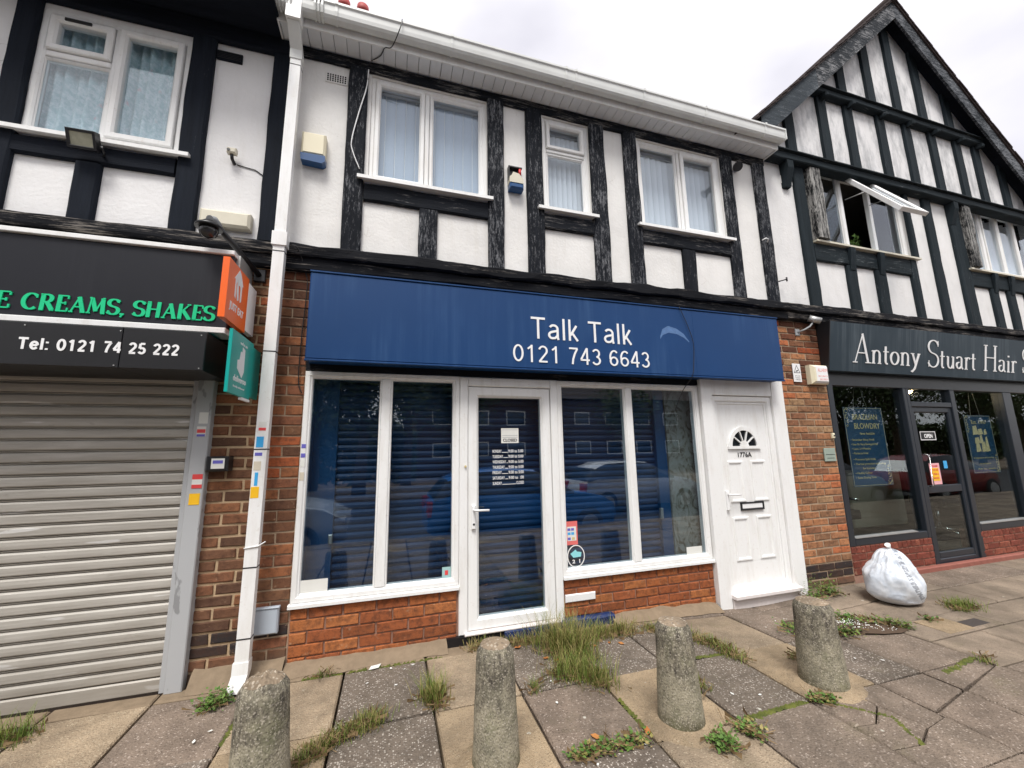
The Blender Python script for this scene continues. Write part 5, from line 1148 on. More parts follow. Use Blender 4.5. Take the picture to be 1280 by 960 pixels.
# salon posters and interior
def poster(label, x0, x1, z0, z1, y, lean=.0):
    t = thing('hanging_poster', label, 'poster', ((x0+x1)/2, y, z0))
    obj('sheet', MB().box(x0, x1, y, y+.004, z0, z1), M['navy_poster'], t)
    mb = MB()
    for a, b, c, d in ((x0+.008, x0+.013, z0+.01, z1-.01), (x1-.013, x1-.008, z0+.01, z1-.01), (x0+.0135, x1-.0135, z1-.014, z1-.010), (x0+.0135, x1-.0135, z0+.010, z0+.014)): mb.box(a, b, y-.001, y, c, d)
    obj('border', mb, M['gold2'], t)
    mb = MB(); cx = (x0+x1)/2; mb.tube([(x0+(x1-x0)*.28, y, z1), (x0+(x1-x0)*.40, y, 2.35)], .0018, 4); mb.tube([(x0+(x1-x0)*.62, y, z1), (x0+(x1-x0)*.46, y, 2.35)], .0018, 4); obj('string', mb, M['stk_paper'], t)
    def curl(cx, cz, s):
        m2 = MB()
        for (ox, oz, r, a0, a1) in ((0, 0, .035, 0, 330), (.0, -.07, .03, 60, 400), (.015, -.13, .022, 90, 330), (-.005, -.18, .016, 0, 300), (.02, .03, .02, 0, 250)):
            pts = [(cx+s*(ox+(r*(1-.5*i/12))*math.cos(R(a0+(a1-a0)*i/12))), y-.002, cz+s*(oz+(r*(1-.5*i/12))*math.sin(R(a0+(a1-a0)*i/12)))) for i in range(13)]
            m2.tube(pts, .004, 4)
        obj('ornament', m2, M['gold2'], t)
    curl(x0+.045, z1-.055, 1); curl(x1-.05, z0+.06, -1); return t
PY = .16
t = poster('tall navy poster with gold blow-dry lettering in the left salon window', 5.39, 6.09, .985, 1.96, PY)
obj('lettering', text_mb('BRAZILIAN', 5.54, 1.805, .072, PY-.0005, width=.44, depth=.001), M['gold'], t)
obj('lettering', text_mb('BLOWDRY', 5.55, 1.69, .072, PY-.0005, width=.46, depth=.001), M['gold'], t)
obj('lettering', text_mb('Now Available', 5.63, 1.615, .03, PY-.0005, width=.26, depth=.001), M['gold'], t)
for i, (s_, ind) in enumerate((('• Smoother Shiny Finish', 0), ('• Use On Very Damaged Hair', 0), ('• Lasts 2-4 Months', 0), ('• Reduces Frizz', 0), ('• Prevents Split Ends', 0), ('• Thermal protection technology', 0), ('for humidity', .14), ('• Healthy Colour', 0), ('• Saves Drying Time', 0))):
    z = 1.54-i*.055-(.02 if i > 3 else 0); obj('lettering', text_mb(s_, 5.45+ind, z, .026, PY-.0005, width=min(.56, len(s_)*.0182), depth=.001), M['gold'], t)
t = poster('navy poster with gold pictures in the right salon window', 7.75, 8.36, 1.07, 1.88, PY)
obj('lettering', text_mb('Est. 1997', 7.90, 1.755, .055, PY-.0005, width=.34, depth=.001), M['gold'], t)
rq = random.Random(5)
for i in range(9):
    x = 7.88+.12*(i % 3)+rq.uniform(0, .03); z = 1.36+.12*(i//3); mb = MB(); w_ = rq.uniform(.06, .13); h_ = rq.uniform(.08, .15)
    mb.prism([(x, z), (x+w_, z+.01), (x+w_*.8, z+h_), (x+.02, z+h_*.9)], PY-.0005-.0003*(i+1), PY-.0002); obj('picture', mb, M['gold2'], t)
for s_, x, z, w_ in (('A Celebration of Great Hair', 7.80, 1.27, .46), ('by our Experts', 7.92, 1.19, .24), ('Ask for details', 7.85, 1.12, .40)): obj('lettering', text_mb(s_, x, z, .022, PY-.0005, width=w_, depth=.001), M['gold'], t)
t = notice('open_sign', 'small black open sign with a white border on the salon door', (6.67, .035, 1.53))
obj('board', MB().box(6.52, 6.83, .036, .041, 1.53, 1.65), M['black'], t); mb = MB(); mb.frame(6.525, 6.825, 1.535, 1.645, .008, .034, .036, .001); obj('border', mb, M['letter_white'], t)
obj('lettering', text_mb('OPEN', 6.60, 1.565, .05, .0355, width=.16, depth=.001, bold=.03), M['letter_white'], t)
t = notice('paper_notice', 'pink and yellow notice taped low on the salon door glass', (6.7, .035, .97))
obj('sheet', MB().box(6.595, 6.79, .038, .041, .975, 1.24), m_plain('pink_paper', (.80, .42, .45), .7), t); obj('print', MB().box(6.63, 6.76, .0365, .038, 1.02, 1.18), M['stk_yellow'], t)
for i, s_ in enumerate(('PLEASE', 'STAY SAFE', 'WEAR A', 'MASK')): obj('print', text_mb(s_, 6.64, 1.195-i*.05, .022, .0362, width=.11, depth=.0008, bold=.02), M['stk_red'], t)
t = notice('door_sticker', 'small bright blue sticker on the salon door glass', (6.92, .035, 1.17)); obj('label', MB().box(6.885, 6.955, .038, .041, 1.17, 1.265), M['stk_blue'], t)
t = thing('spot_lamp', 'lit warm spotlight under the salon ceiling', 'lamp', (7.5, .62, 2.25))
mb = MB(); mb.tube([(7.5, .62, 2.6), (7.5, .62, 2.34)], .008, 6); mb.tube([(7.5, .62, 2.34), (7.49, .58, 2.27)], [.03, .045], 14); obj('housing', mb, M['black'], t)
mb = MB(); mb.tube([(7.489, .577, 2.268), (7.488, .574, 2.265)], .040, 14); obj('bulb', mb, m_emit('lamp_glow', (1, .72, .40), 14), t)
pl = bpy.data.lights.new('spot_light', 'POINT'); pl.energy = 5; pl.color = (1, .75, .5); pl.shadow_soft_size = .04; po = link('lamp_light', pl, t, (7.47, .50, 2.22))
t = None
def salon_chair(x, y, rot, label):
    t = thing('salon_chair', label, 'chair', (x, y, .02), 'salon chairs')
    mb = MB()
    for a in range(5):
        q = R(rot+72*a); mb.tube([(x, y, .09), (x+.28*math.cos(q), y+.28*math.sin(q), .045)], [.022, .014], 6)
    obj('star_base', mb, M['chrome'], t); mb = MB(); mb.tube([(x, y, .08), (x, y, .46)], .028, 10); obj('column', mb, M['chrome'], t)
    mb = MB(); mb.chbox(x-.26, x+.26, y-.25, y+.25, .46, .58, .03); obj('seat', mb, M['black'], t)
    mb = MB(); mb.chbox(x-.25, x+.25, y+.22, y+.30, .60, 1.05, .03); obj('backrest', mb, M['black'], t)
    for s_ in (-1, 1):
        mb = MB(); mb.tube([(x+s_*.29, y+.2, .5), (x+s_*.29, y+.15, .72), (x+s_*.29, y-.2, .72)], .018, 6); obj('armrest', mb, M['chrome'], t)
salon_chair(6.1, 1.0, 10, 'black salon chair with a chrome star base, left window'); salon_chair(8.9, 1.25, 40, 'black salon chair behind the right salon window')
t = thing('reception_desk', 'pale reception desk inside the salon doorway', 'desk', (8.1, 2.0, .02)); obj('front', MB().chbox(7.9, 9.3, 1.9, 2.4, .02, .95, .02), M['cream2'], t); obj('worktop', MB().chbox(7.86, 9.34, 1.86, 2.44, .952, .99, .01), M['white_paint'], t)
t = thing('potted_plant', 'small leafy plant on the sill of the open salon window', 'plant', (6.0, .22, 4.06))
mb = MB(); mb.tube([(6.06, .20, 4.06), (6.06, .20, 4.17)], [.05, .065], 12); obj('pot', mb, M['terracotta'], t)
mb = MB(); rp = random.Random(8)
for i in range(90):
    c = Vector((6.06+rp.gauss(0, .06), .18+rp.gauss(0, .04), 4.24+rp.gauss(0, .05))); d = Vector((rp.uniform(-1, 1), rp.uniform(-1, 1), rp.uniform(-.4, 1))).normalized()*.035; e = d.cross(Vector((0, 0, 1))).normalized()*.012
    mb.add([c-d, c+e, c+d, c-e], [(0, 1, 2, 3)])
obj('foliage', mb, M['weed'], t)

# ================================================================ bollards
def bollard(x, y, h, r0, r1, label, lean=(0, 0), broken=0.0, seed=1):
    t = thing('bollard', label, 'bollard', (x, y, 0), 'concrete bollards along the forecourt'); rr = random.Random(seed)
    n = 30; L = 16; v = []; f = []
    for i in range(L+1):
        q = i/L; z = h*q; r = r0+(r1-r0)*q
        if q > .93: r -= .018*((q-.93)/.07)**1.5
        for k_ in range(n):
            a = 2*math.pi*k_/n; p = Vector((math.cos(a)*2.2+seed*7, math.sin(a)*2.2, z*9)); d = noise.noise(p)*.003+noise.noise(p*3.3)*.0008
            zz = z + (broken*(noise.noise(Vector((math.cos(a)*1.3, math.sin(a)*1.3, seed))))*.02 if i == L else 0)
            v.append((x+lean[0]*z+(r+d)*math.cos(a), y+lean[1]*z+(r+d)*math.sin(a), zz-.01))
    f = [(i*n+k_, i*n+(k_+1) % n, (i+1)*n+(k_+1) % n, (i+1)*n+k_) for i in range(L) for k_ in range(n)]
    mb = MB(); mb.add(v, f, 0, True); obj('shaft', mb, M['bollard'], t, origin=(x, y, 0))
    v = []; f = []; rings = 6; top = [(mb.v[L*n+k_]) for k_ in range(n)]; cx, cy = x+lean[0]*h, y+lean[1]*h
    for i in range(rings):
        q = 1-i/rings
        for k_ in range(n):
            p = top[k_]; bz = (.010+.018*broken)*(1-q*q)+noise.noise(Vector((p[0]*14*q+i, p[1]*14*q, seed)))*.006*(1+3*broken)*(i > 0)
            v.append((cx+(p[0]-cx)*q, cy+(p[1]-cy)*q, p[2]+bz+.0005))
    v.append((cx, cy, h+.0)); f = [(i*n+k_, i*n+(k_+1) % n, (i+1)*n+(k_+1) % n, (i+1)*n+k_) for i in range(rings-1) for k_ in range(n)] + [((rings-1)*n+k_, (rings-1)*n+(k_+1) % n, rings*n) for k_ in range(n)]
    mb = MB(); mb.add(v, f, 0, True); obj('worn_top', mb, M['bollard_top'], t)
    mb = MB(); v = []; f = []; n2 = 24
    for k_ in range(n2):
        a = 2*math.pi*k_/n2; w_ = 1+.25*noise.noise(Vector((math.cos(a)*2, math.sin(a)*2, seed+4)))
        v += [(x+(r0-.01)*math.cos(a), y+(r0-.01)*math.sin(a), .022), (x+(r0+.045*w_)*math.cos(a), y+(r0+.045*w_)*math.sin(a), .010), (x+(r0+.085*w_)*math.cos(a), y+(r0+.085*w_)*math.sin(a), -.006)]
    for k_ in range(n2):
        a, b = k_*3, ((k_+1) % n2)*3; f += [(a, b, b+1, a+1), (a+1, b+1, b+2, a+2)]
    mb.add(v, f, 0, True); obj('footing', mb, M['concrete_tan'], t)
bollard(-.49, -1.22, .53, .125, .098, 'concrete bollard with a chipped top, leftmost and cut by the bottom edge', (-.02, 0), 1.0, 3)
bollard(.537, -1.26, .545, .118, .092, 'concrete bollard directly in front of the shop door', (.0, 0), .15, 5)
bollard(1.595, -1.28, .52, .125, .095, 'concrete bollard rising from the grass in front of the right window', (-.02, 0), .1, 9)
bollard(2.69, -1.27, .50, .135, .108, 'mossy bollard nearest the white side door, farthest right', (-.03, 0), .0, 13)

# ================================================================ rubbish bag
t = thing('rubbish_bag', 'full white plastic rubbish bag slumped against the salon wall', 'bag', (4.72, -.50, 0))
n, L = 120, 80; v = []; f = []; BX, BY = 4.72, -.50
for i in range(L+1):
    ph = math.pi*i/L; zc = math.cos(ph)
    for k_ in range(n):
        a = 2*math.pi*k_/n; st = math.sin(ph); d = Vector((math.cos(a)*st, math.sin(a)*st, zc))
        top = max(0, zc)**1.3
        pleat = top*(.030*math.sin(a*11+3*noise.noise(d*2))+.020*math.sin(a*23+4*noise.noise(d*3+Vector((5, 0, 0)))))*min(1, st*3)
        rid = (1-abs(noise.noise(Vector((d.x*2.6+3, d.y*2.6, d.z*2.0)))*2.2))**3*.030+(1-abs(noise.noise(Vector((d.x*5.1, d.y*5.1+2, d.z*3.2)))*2.2))**3*.014
        r = .222*(st**.62)*(1.05-.13*zc)*(1+pleat*2.2+rid*.55+.13*noise.noise(d*1.5)); z = .190+.212*zc*(1 if zc > 0 else .92)+.02*noise.noise(Vector((d.x*2, d.y*2, 4)))*st
        if zc > .80: z += (zc-.80)*.38; r *= 1-.25*(zc-.8)
        v.append((BX+r*math.cos(a)+.05*(z-.2), BY+r*math.sin(a)*.9, max(.006, z)))
f = [(i*n+k_, i*n+(k_+1) % n, (i+1)*n+(k_+1) % n, (i+1)*n+k_) for i in range(L) for k_ in range(n)]
mb = MB(); mb.add(v, f, 0, True)
def m_bag():
    m, b, nt = bsdf('translucent_bag_plastic', .28, .5)
    p = nt.pos(); n1 = nt.noise(p, 6, 5, .6, 1.2)
    col = nt.mix(nt.ramp(n1, [(.35, 0), (.6, 1)]), (.50, .55, .62), (.72, .75, .79))
    sx = nt.new('ShaderNodeSeparateXYZ'); nt.link(p, sx.inputs[0])
    u = nt.math('SUBTRACT', nt.math('MULTIPLY', nt.math('SUBTRACT', sx.outputs[0], 4.72), .52), nt.math('MULTIPLY', nt.math('ADD', sx.outputs[1], .5), .85))
    band = nt.math('LESS_THAN', nt.math('ABSOLUTE', nt.math('SUBTRACT', nt.math('ADD', u, nt.math('MULTIPLY', nt.math('SUBTRACT', sx.outputs[2], .2), .35)), .145)), .018)
    rows = nt.ramp(nt.noise(nt.pos((1, 1, 3.2)), 22, 1), [(.47, 0), (.50, 1)])
    col = nt.mix(nt.math('MULTIPLY', nt.math('MULTIPLY', band, rows), .6), col, (.08, .085, .11))
    setc(nt, b, col); b.inputs['Subsurface Weight'].default_value = .15; b.inputs['Subsurface Radius'].default_value = (.1, .1, .1); b.inputs['Subsurface Scale'].default_value = .3
    bump(nt, b, nt.noise(nt.pos((1, 1, 1)), 6, 2, .45, 1.5), .12, .03); return m
obj('bag', mb, m_bag(), t, origin=(4.72, -.50, 0))
mb = MB(); mb.tube([(4.732, -.50, .43), (4.731, -.50, .462), (4.73, -.505, .475), (4.722, -.51, .495), (4.70, -.515, .52)], [.04, .016, .020, .014, .024], 12); obj('knot', mb, M['white_paint'], t)

# ================================================================ weeds, grass and litter
rg = random.Random(21)
def tuft(label, spots, h, n, mat, mat2=None, leafy=False, spread=.05, lean=.5, name='grass_tuft', cat='grass', w=.0018):
    mb = MB()
    for _ in range(n):
        i = rg.random()*(len(spots)-1) if len(spots) > 1 else 0; a = spots[int(i)]; b = spots[min(int(i)+1, len(spots)-1)]; q = i-int(i)
        x = a[0]+(b[0]-a[0])*q+rg.gauss(0, spread); y = min(-.02, a[1]+(b[1]-a[1])*q+rg.gauss(0, spread)); H = h*(rg.uniform(.1, 1.0)**1.8+.10)
        ang = rg.uniform(0, 6.28); dx, dy = math.cos(ang), math.sin(ang); ln = rg.uniform(.1, lean*1.7)*H; mi = 1 if rg.random() < .35 else 0
        if rg.random() < .16:
            px, py = -dy*w*.8, dx*w*.8; q_ = rg.uniform(.03, .09); z_ = rg.uniform(.004, .02); mb.add([(x-px, y-py, z_), (x+px, y+py, z_), (x+dx*q_+px, min(-.015, y+dy*q_)+py, z_+rg.uniform(0, .03)), (x+dx*q_-px, min(-.015, y+dy*q_)-py, z_+rg.uniform(0, .03))], [(0, 1, 2, 3)], 2); continue
        if leafy:
            z0 = rg.uniform(.0, H); L_ = rg.uniform(.4, 1.25)*.022; c = Vector((x, y, .004+z0)); d = Vector((dx, dy, rg.uniform(-.1, .7)))*L_; e = Vector((-dy, dx, 0))*L_*.42
            mb.add([c, c+d*.35+e, c+d, c+d*.35-e+Vector((0, 0, .003))], [(0, 1, 2), (0, 2, 3)], mi)
        else:
            px, py = -dy*w, dx*w; P = [(0, 0), (.35, .45), (.75, .8), (1.15, .98)]
            v = []
            for k_, (l, z) in enumerate(P):
                ww = (1, .85, .55, .08)[k_]; v += [(x+dx*ln*l-px*ww, y+dy*ln*l-py*ww, H*z), (x+dx*ln*l+px*ww, y+dy*ln*l+py*ww, H*z)]
            mb.add(v, [(0, 1, 3, 2), (2, 3, 5, 4), (4, 5, 7, 6)], mi)
    cx = sum(p[0] for p in spots)/len(spots); cy = sum(p[1] for p in spots)/len(spots)
    return tag(obj(name, mb, [M[mat], M[mat2 or mat], M['dead']], None, (cx, cy, 0)), label, cat)
tuft('bright leafy weed at the foot of the drainpipe', [(-1.02, -.30), (-.93, -.27)], .085, 420, 'weed', leafy=True, spread=.035, name='weed', cat='weed')
tuft('grass tuft before the roller shutter at the left edge', [(-2.0, -.28), (-1.86, -.30)], .13, 420, 'grass', spread=.045)
tuft('long grass in the joint right of the leftmost bollard', [(-.40, -.97), (-.27, -.86), (-.10, -.77), (-.02, -.74)], .065, 1500, 'grass', 'grass_y', spread=.035)
tuft('round grass tuft between the left two bollards', [(.295, -.70), (.30, -.60)], .14, 650, 'grass', 'grass_y', spread=.038)
tuft('tall straggly grass clump below the letter slot', [(1.22, -.22), (1.36, -.34), (1.32, -.52)], .25, 2000, 'grass_y', 'grass', spread=.085, lean=.6)
tuft('grass spilling forward over the slab joint, mid forecourt', [(1.12, -.66), (1.28, -.68), (1.36, -.86)], .14, 1400, 'grass', 'grass_y', spread=.05)
tuft('yellowing grass along the bricks under the right window', [(1.5, -.24), (1.70, -.22), (1.95, -.24)], .12, 1400, 'grass_y', 'grass', spread=.05)
tuft('line of fine grass running from the bricks toward the last bollard', [(2.1, -.25), (2.25, -.40), (2.40, -.62), (2.44, -.90)], .075, 1700, 'grass', 'grass_y', spread=.035)
tuft('low grass and dry stems along the blue door step', [(.62, -.12), (.9, -.12), (1.15, -.16)], .085, 700, 'grass_y', 'grass', spread=.03)
tuft('small grass sprout on the slab left of the tall clump', [(.93, -.75)], .06, 130, 'grass', spread=.03)
tuft('leafy green weeds with white specks along the front joint', [(.90, -1.345), (1.1, -1.345), (1.33, -1.355)], .035, 520, 'weed', 'grass_y', leafy=True, spread=.022, name='weed', cat='weed')
tuft('bright green rosette weed in front of the third bollard', [(1.64, -1.51), (1.70, -1.50)], .06, 300, 'weed', leafy=True, spread=.03, name='weed', cat='weed')
tuft('weeds in the joint right of the third bollard', [(1.86, -1.42), (1.90, -1.50)], .04, 300, 'weed', 'grass_y', leafy=True, spread=.03, name='weed', cat='weed')
tuft('small grass behind the third bollard', [(1.90, -.98), (1.92, -1.08)], .06, 260, 'grass', spread=.03)
tuft('leafy weeds spreading from behind the last bollard', [(3.15, -.62), (3.40, -.74), (3.62, -.84)], .075, 900, 'weed', 'grass', leafy=True, spread=.05, name='weed', cat='weed')
tuft('line of leafy weeds behind the earth patch near the bag', [(3.62, -.55), (3.9, -.72), (4.15, -.92)], .07, 900, 'weed', 'grass', leafy=True, spread=.035, name='weed', cat='weed')
tuft('upright leafy weed at the corner of the white side door', [(4.10, -.16), (4.05, -.24)], .22, 330, 'weed', 'grass', leafy=True, spread=.045, name='weed', cat='weed')
tuft('feathery weed against the brick pier beside the bag', [(4.36, -.12), (4.32, -.2)], .20, 380, 'weed', 'grass', leafy=True, spread=.045, name='weed', cat='weed')
tuft('bushy grass tuft on the pale paving before the salon', [(4.98, -.80), (5.14, -.82)], .10, 700, 'grass', spread=.045)
tuft('tiny weed beside the drain cover', [(4.46, -.88)], .04, 90, 'weed', leafy=True, spread=.025, name='weed', cat='weed')
tuft('grass tips behind the last bollard at its left', [(2.80, -.98), (2.86, -1.02)], .05, 200, 'grass', spread=.025)
tuft('pair of small sprouts along the base of the left brickwork', [(-.45, -.14), (-.32, -.14)], .035, 160, 'grass', spread=.02)
tuft('sparse grass in the far slab joint near the right edge', [(3.95, -1.45), (4.05, -1.40)], .035, 150, 'grass', spread=.02)
tuft('yellow-flecked weed at the corner of the broken slab', [(2.45, -1.385), (2.56, -1.40)], .035, 260, 'weed', 'grass_y', leafy=True, spread=.02, name='weed', cat='weed')
mb = MB()
def moss_line(pts, w, n):
    for _ in range(n):
        i = rg.random()*(len(pts)-1); a = pts[int(i)]; b = pts[int(i)+1]; q = i-int(i); x = a[0]+(b[0]-a[0])*q+rg.gauss(0, w*.4); y = a[1]+(b[1]-a[1])*q+rg.gauss(0, w*.4); r = rg.uniform(.006, .016)
        v = [(x+r*math.cos(k_*1.2566+r*900), y+r*math.sin(k_*1.2566+r*900)*.8, gz(x, y)-.004) for k_ in range(5)]+[(x, y, gz(x, y)+rg.uniform(.002, .008))]; mb.add(v, [(k_, (k_+1) % 5, 5) for k_ in range(5)], 0, True)
moss_line([(1.95, -1.375), (2.40, -1.365)], .02, 260); moss_line([(1.375, -1.0), (1.37, -1.3)], .015, 60); moss_line([(3.55, -1.43), (3.98, -1.37)], .02, 160); moss_line([(2.2, -1.99), (2.6, -1.97)], .02, 80)
moss_line([(1.9, -.72), (2.4, -.77)], .02, 120); moss_line([(-.55, -.14), (.4, -.15)], .03, 160); moss_line([(-.80, -.3), (-.80, -.7)], .015, 70); moss_line([(2.5, -1.4), (2.72, -1.62), (2.62, -1.80)], .015, 130)
obj('joint_moss', mb, M['moss'], kind='stuff')
mb = MB(); n = 16; v = [(3.66, -.80, .035)]
for k_ in range(n):
    a = 2*math.pi*k_/n; w_ = 1+.3*noise.noise(Vector((math.cos(a)*2, math.sin(a)*2, 2))); u, q = .48*w_*math.cos(a), .13*w_*math.sin(a); v.append((3.68+u*.93+q*.3, -.74-u*.42+q*.9, .002))
f = [(0, k_+1, (k_+1) % n+1) for k_ in range(n)]; mb.add(v, f, 0, True); obj('earth', mb, M['earth'], kind='stuff')
mb = MB()
for _ in range(240):
    u, q = rg.gauss(0, .17), rg.gauss(0, .05); x, y = 3.68+u*.93+q*.3, -.74-u*.42+q*.9; r = rg.uniform(.002, .005); z = .01+.02*max(0, 1-abs(u)*2.2)
    mb.add([(x-r, y, z), (x, y-r, z), (x+r, y, z+r*.5), (x, y+r, z+r)], [(0, 1, 2), (0, 2, 3)])
obj('dry_chippings', mb, M['stk_paper'], kind='stuff')
def leafpiece(x, y, s, mat, label, name, cat, group, rot):
    mb = MB(); c, q = math.cos(rot), math.sin(rot); P = [(-1, 0, .1), (-.3, .55, .35), (.5, .45, .2), (1.1, 0, .5), (.4, -.5, .1), (-.4, -.5, .3)]
    v = [(x+s*(a*c-b*q), y+s*(a*q+b*c), .004+gz(x, y)+z*s*.5) for a, b, z in P]+[(x, y, .004+gz(x, y)+s*.05)]; mb.add(v, [(k_, (k_+1) % 6, 6) for k_ in range(6)])
    return tag(obj(name, mb, M[mat], None, (x, y, 0)), label, cat, group)
for i, (x, y) in enumerate(((.70, -.22), (.80, -.26), (.98, -.20), (1.13, -.42), (1.20, -.47), (1.46, -.34), (1.55, -.37), (1.68, -.36), (1.76, -.40), (1.08, -1.25), (1.36, -1.30))):
    leafpiece(x, y, rg.uniform(.018, .03), 'leaf_brown', 'small orange-brown fallen leaf among the grass before the shopfront', 'fallen_leaf', 'leaf', 'fallen leaves on the forecourt', rg.uniform(0, 6))
for i, (x, y) in enumerate(((.05, -.20), (.14, -.24), (.20, -.20), (-.1, -.34), (.08, -.42), (1.05, -.70), (1.0, -.92), (2.05, -1.18), (2.2, -1.24), (3.2, -1.12), (1.0, -1.42), (1.3, -1.38), (-.9, -.55), (-.95, -.62), (2.9, -1.05), (3.35, -1.2))):
    leafpiece(x, y, rg.uniform(.007, .014), 'stk_paper', 'tiny white crumb of litter on the paving', 'litter_crumb', 'litter', 'white crumbs scattered on the slabs', rg.uniform(0, 6))
leafpiece(-.06, -.155, .045, 'stk_paper', 'torn white scrap of paper at the foot of the left brickwork', 'paper_scrap', 'paper', None, .5)

# ================================================================ the street behind the camera (seen mirrored in the glass)
def m_car(name, c): 
    m, b, nt = bsdf(name, .25, .5, .2); b.inputs['Coat Weight'].default_value = .6; b.inputs['Base Color'].default_value = (*c, 1); return m
M['car_glass'] = m_plain('car_glass', (.02, .025, .03), .05, .6); M['tail_red'] = m_plain('tail_light_red', (.45, .01, .01), .2); M['head_clear'] = m_plain('headlight_clear', (.6, .62, .65), .15, .5, .3)
def car(x0, y, d, colour, label, zr=-.35, Lc=4.05):
    t = thing('parked_car', label, 'car', (x0+d*Lc/2, y, zr), 'cars parked along the kerb')
    X = lambda u: x0+(Lc*u if d > 0 else Lc*(1-u))-(0 if d > 0 else 0)
    st = [(0, .35, .60, .62, .62, .72), (.03, .28, .70, .90, .92, .80), (.10, .22, .72, .98, 1.28, .84), (.20, .20, .72, .98, 1.43, .86), (.40, .20, .70, .97, 1.47, .87), (.55, .20, .70, .95, 1.42, .87), (.68, .20, .69, .93, 1.12, .87), (.74, .20, .69, .92, .98, .87), (.90, .22, .66, .82, .86, .82), (.98, .28, .55, .66, .68, .74), (1.0, .34, .45, .50, .50, .66)]
    v = []; f = []; mi = []
    for u, zb_, zm, zw, zt, hw in st:
        x = X(u); roof = max(0, min(1, (zt-zw)/.45)); tw = hw*(1-.30*roof)
        ring = [(-hw*.92, zb_), (-hw, zm), (-hw*.97, zw), (-tw, zt-.03*roof), (-tw*.8, zt), (tw*.8, zt), (tw, zt-.03*roof), (hw*.97, zw), (hw, zm), (hw*.92, zb_)]
        v += [(x, y+a, zr+b) for a, b in ring]
    n = 10; body = MB(); glass = MB()
    for i in range(len(st)-1):
        for k_ in range(n):
            q = (i*n+k_, i*n+(k_+1) % n, (i+1)*n+(k_+1) % n, (i+1)*n+k_)
            side = k_ in (2, 6) and 1 <= i <= 6; slope = k_ in (3, 4, 5) and i in (1, 5, 6)
            (glass if (side or slope) else body).f.append(q); (glass if (side or slope) else body).m.append(0); (glass if (side or slope) else body).sm.append(True)
    body.v = v; glass.v = v; body.f += [tuple(range(n)), tuple(range((len(st)-1)*n, len(st)*n))]; body.m += [0, 0]; body.sm += [False]*2
    org = (x0+Lc/2, y, zr); obj('body', body, m_car('car_paint', colour), t, org); obj('glazing', glass, M['car_glass'], t, org)
    for u in (.17, .82):
        for s_ in (-1, 1):
            cx, cy = X(u), y+s_*.76; mb = MB(); mb.tube([(cx, cy-.11, zr+.31), (cx, cy-.09, zr+.31), (cx, cy+.09, zr+.31), (cx, cy+.11, zr+.31)], [.27, .31, .31, .27], 22); wh = obj('wheel', mb, M['rubber'], t)
            mb = MB(); mb.tube([(cx, cy-.115, zr+.31), (cx, cy+.115, zr+.31)], .19, 14); obj('rim', mb, M['alu'], wh)
    for s_ in (-1, 1):
        mb = MB(); mb.box(min(X(.0)-.004, X(.035)), max(X(.0)-.004, X(.035)), y+s_*.60-.16, y+s_*.60+.16, zr+.62, zr+.86); obj('tail_light', mb, M['tail_red'], t)
        mb = MB(); mb.box(min(X(.955), X(.992)), max(X(.955), X(.992)), y+s_*.55-.14, y+s_*.55+.14, zr+.56, zr+.68); obj('headlight', mb, M['head_clear'], t)
car(.70, -5.25, 1, (.01, .22, .75), 'bright blue hatchback parked nearest the shop door, seen mirrored'); car(-4.75, -5.25, 1, (.55, .58, .62), 'silver hatchback parked left of the blue one, seen mirrored')
car(5.3, -7.9, 1, (.75, .76, .78), 'white hatchback parked beyond the blue one, seen mirrored'); car(16.2, -5.9, 1, (.30, .03, .03), 'dark red hatchback mirrored in the right salon window'); car(10.6, -5.9, 1, (.35, .36, .37), 'grey hatchback mirrored in the salon windows')
def tree(label, x, y, h, rad, n, seed, zr=-.35):
    t = thing('tree', label, 'tree', (x, y, zr), 'trees across the street'); rt2 = random.Random(seed); mb = MB(); mb.tube([(x, y, zr), (x+.1, y, zr+h*.3), (x, y+.1, zr+h*.6)], [.28, .2, .1], 10); 
    tips = []
    for i in range(16):
        a = rt2.uniform(0, 6.28); b = rt2.uniform(.3, 1); p0 = Vector((x, y, zr+h*rt2.uniform(.28, .55))); p1 = p0+Vector((math.cos(a)*rad*b, math.sin(a)*rad*b, h*rt2.uniform(.15, .42))); mb.tube([p0, (p0+p1)/2+Vector((0, 0, .3)), p1], [.09, .05, .02], 6); tips += [p1, (p0+p1)/2]
    obj('trunk', mb, M['bark'], t); lf = MB()
    for c in tips:
        for _ in range(n//len(tips)):
            p = c+Vector((rt2.gauss(0, .55), rt2.gauss(0, .55), rt2.gauss(0, .5))); d = Vector((rt2.uniform(-1, 1), rt2.uniform(-1, 1), rt2.uniform(-1, 1))).normalized()*.13; e = d.cross(Vector((.3, .5, 1))).normalized()*.07
            lf.add([p-d, p+e, p+d, p-e], [(0, 1, 2, 3)])
    obj('crown', lf, M['tree_leaf'], t)
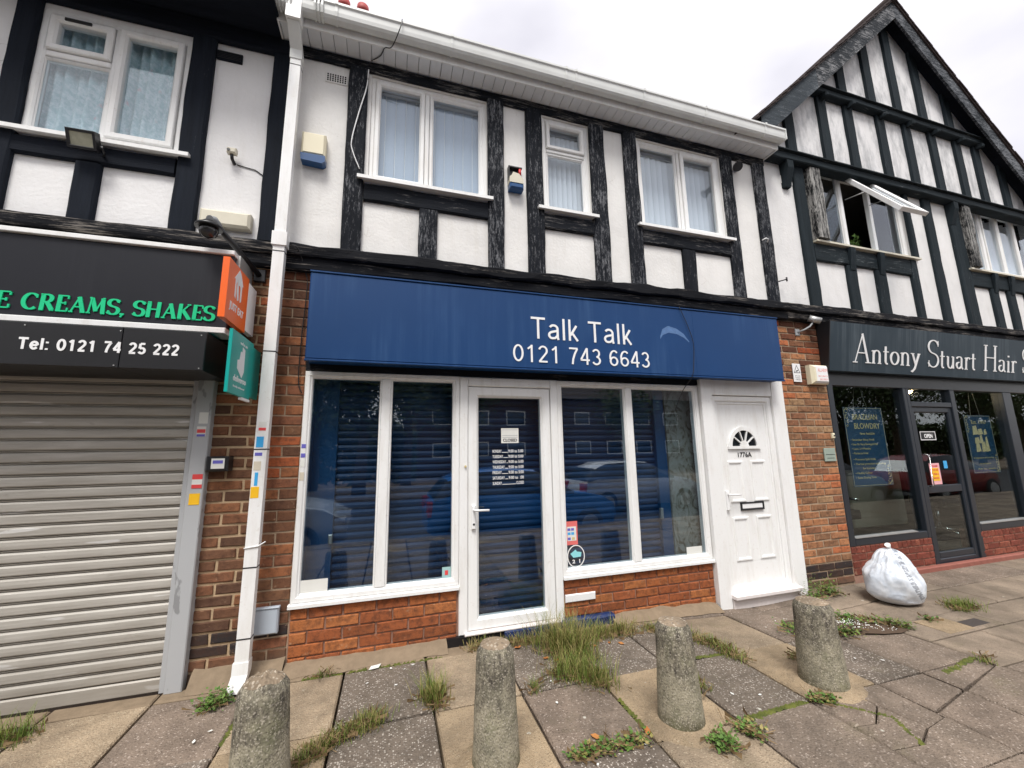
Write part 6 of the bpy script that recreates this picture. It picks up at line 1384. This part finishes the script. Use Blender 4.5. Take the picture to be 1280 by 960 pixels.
tree('broad leafy tree across the street, leftmost', -8.5, -17, 10, 3.6, 7000, 1); tree('dense tree across the street behind the silver car', -3.6, -18, 11, 3.8, 8000, 2); tree('leafy tree across the street left of the terrace', .8, -19, 9.5, 3.4, 7000, 3); tree('tall tree across the street before the terrace', 3.6, -20, 9.5, 3.4, 7000, 5); tree('spreading tree far to the left across the street', -14, -17, 11, 4.2, 8000, 6); tree('dense tree across the street between the cars', -1.2, -14.5, 9, 3.0, 8000, 7)
for i, (x, y, h) in enumerate(((31, -17, 8), (38, -18, 9), (46, -17, 8.5), (55, -18, 9))): tree(('first', 'second', 'third', 'fourth')[i]+' tree from the left in the row mirrored in the salon glass', x, y, h, 3.6, 6000, 20+i)
tree('small tree beside the far terrace', 15, -20, 7, 2.2, 3000, 4)
ft = thing('terrace_building', 'long brick terrace of flats across the street, seen mirrored', 'building', (20, -32, -.4))
mb = MB(); mb.box(2, 44, -40, -32, -.6, 6.4); obj('wall', mb, m_plain('dull_brown_brickwork', (.075, .05, .045), .9, .1), ft)
mb = MB(); mb.prismx([(-31.5, 6.35), (-36, 8.6), (-40.5, 6.35)], 1.6, 44.4); obj('roof', mb, M['roof_tile'], ft)
for i in range(12):
    for z in (.9, 3.8):
        x = 3.4+i*3.4; mb = MB(); mb.frame(x, x+1.7, z, z+1.3, .09, -31.96, -31.90, .02); o = obj('window', mb, M['upvc'], ft); obj('pane', MB().box(x+.08, x+1.62, -31.95, -31.93, z+.08, z+1.22), M['car_glass'], o)
def shrub_belt(label, x0, x1, y, h, n, seed):
    mb = MB(); rr = random.Random(seed)
    for _ in range(n):
        x = rr.uniform(x0, x1); top = h*(.75+.35*noise.noise(Vector((x*.35, seed, 0)))+.12*noise.noise(Vector((x*1.7, seed, 3)))); z = -.4+top*rr.random()**.7; p = Vector((x, y+rr.gauss(0, .6), z))
        d = Vector((rr.uniform(-1, 1), rr.uniform(-1, 1), rr.uniform(-1, 1))).normalized()*.22; e = d.cross(Vector((.3, .5, 1))).normalized()*.13; mb.add([p-d, p+e, p+d, p-e], [(0, 1, 2, 3)])
    return tag(obj('hedge', mb, M['tree_leaf'], None, ((x0+x1)/2, y, -.4)), label, 'hedge')
shrub_belt('tall overgrown hedge across the street below the trees, mirrored on the left', -32, 1.5, -23, 5.2, 26000, 31)
shrub_belt('tall overgrown hedge across the street mirrored in the salon glass', 26, 78, -24, 5.0, 26000, 32)
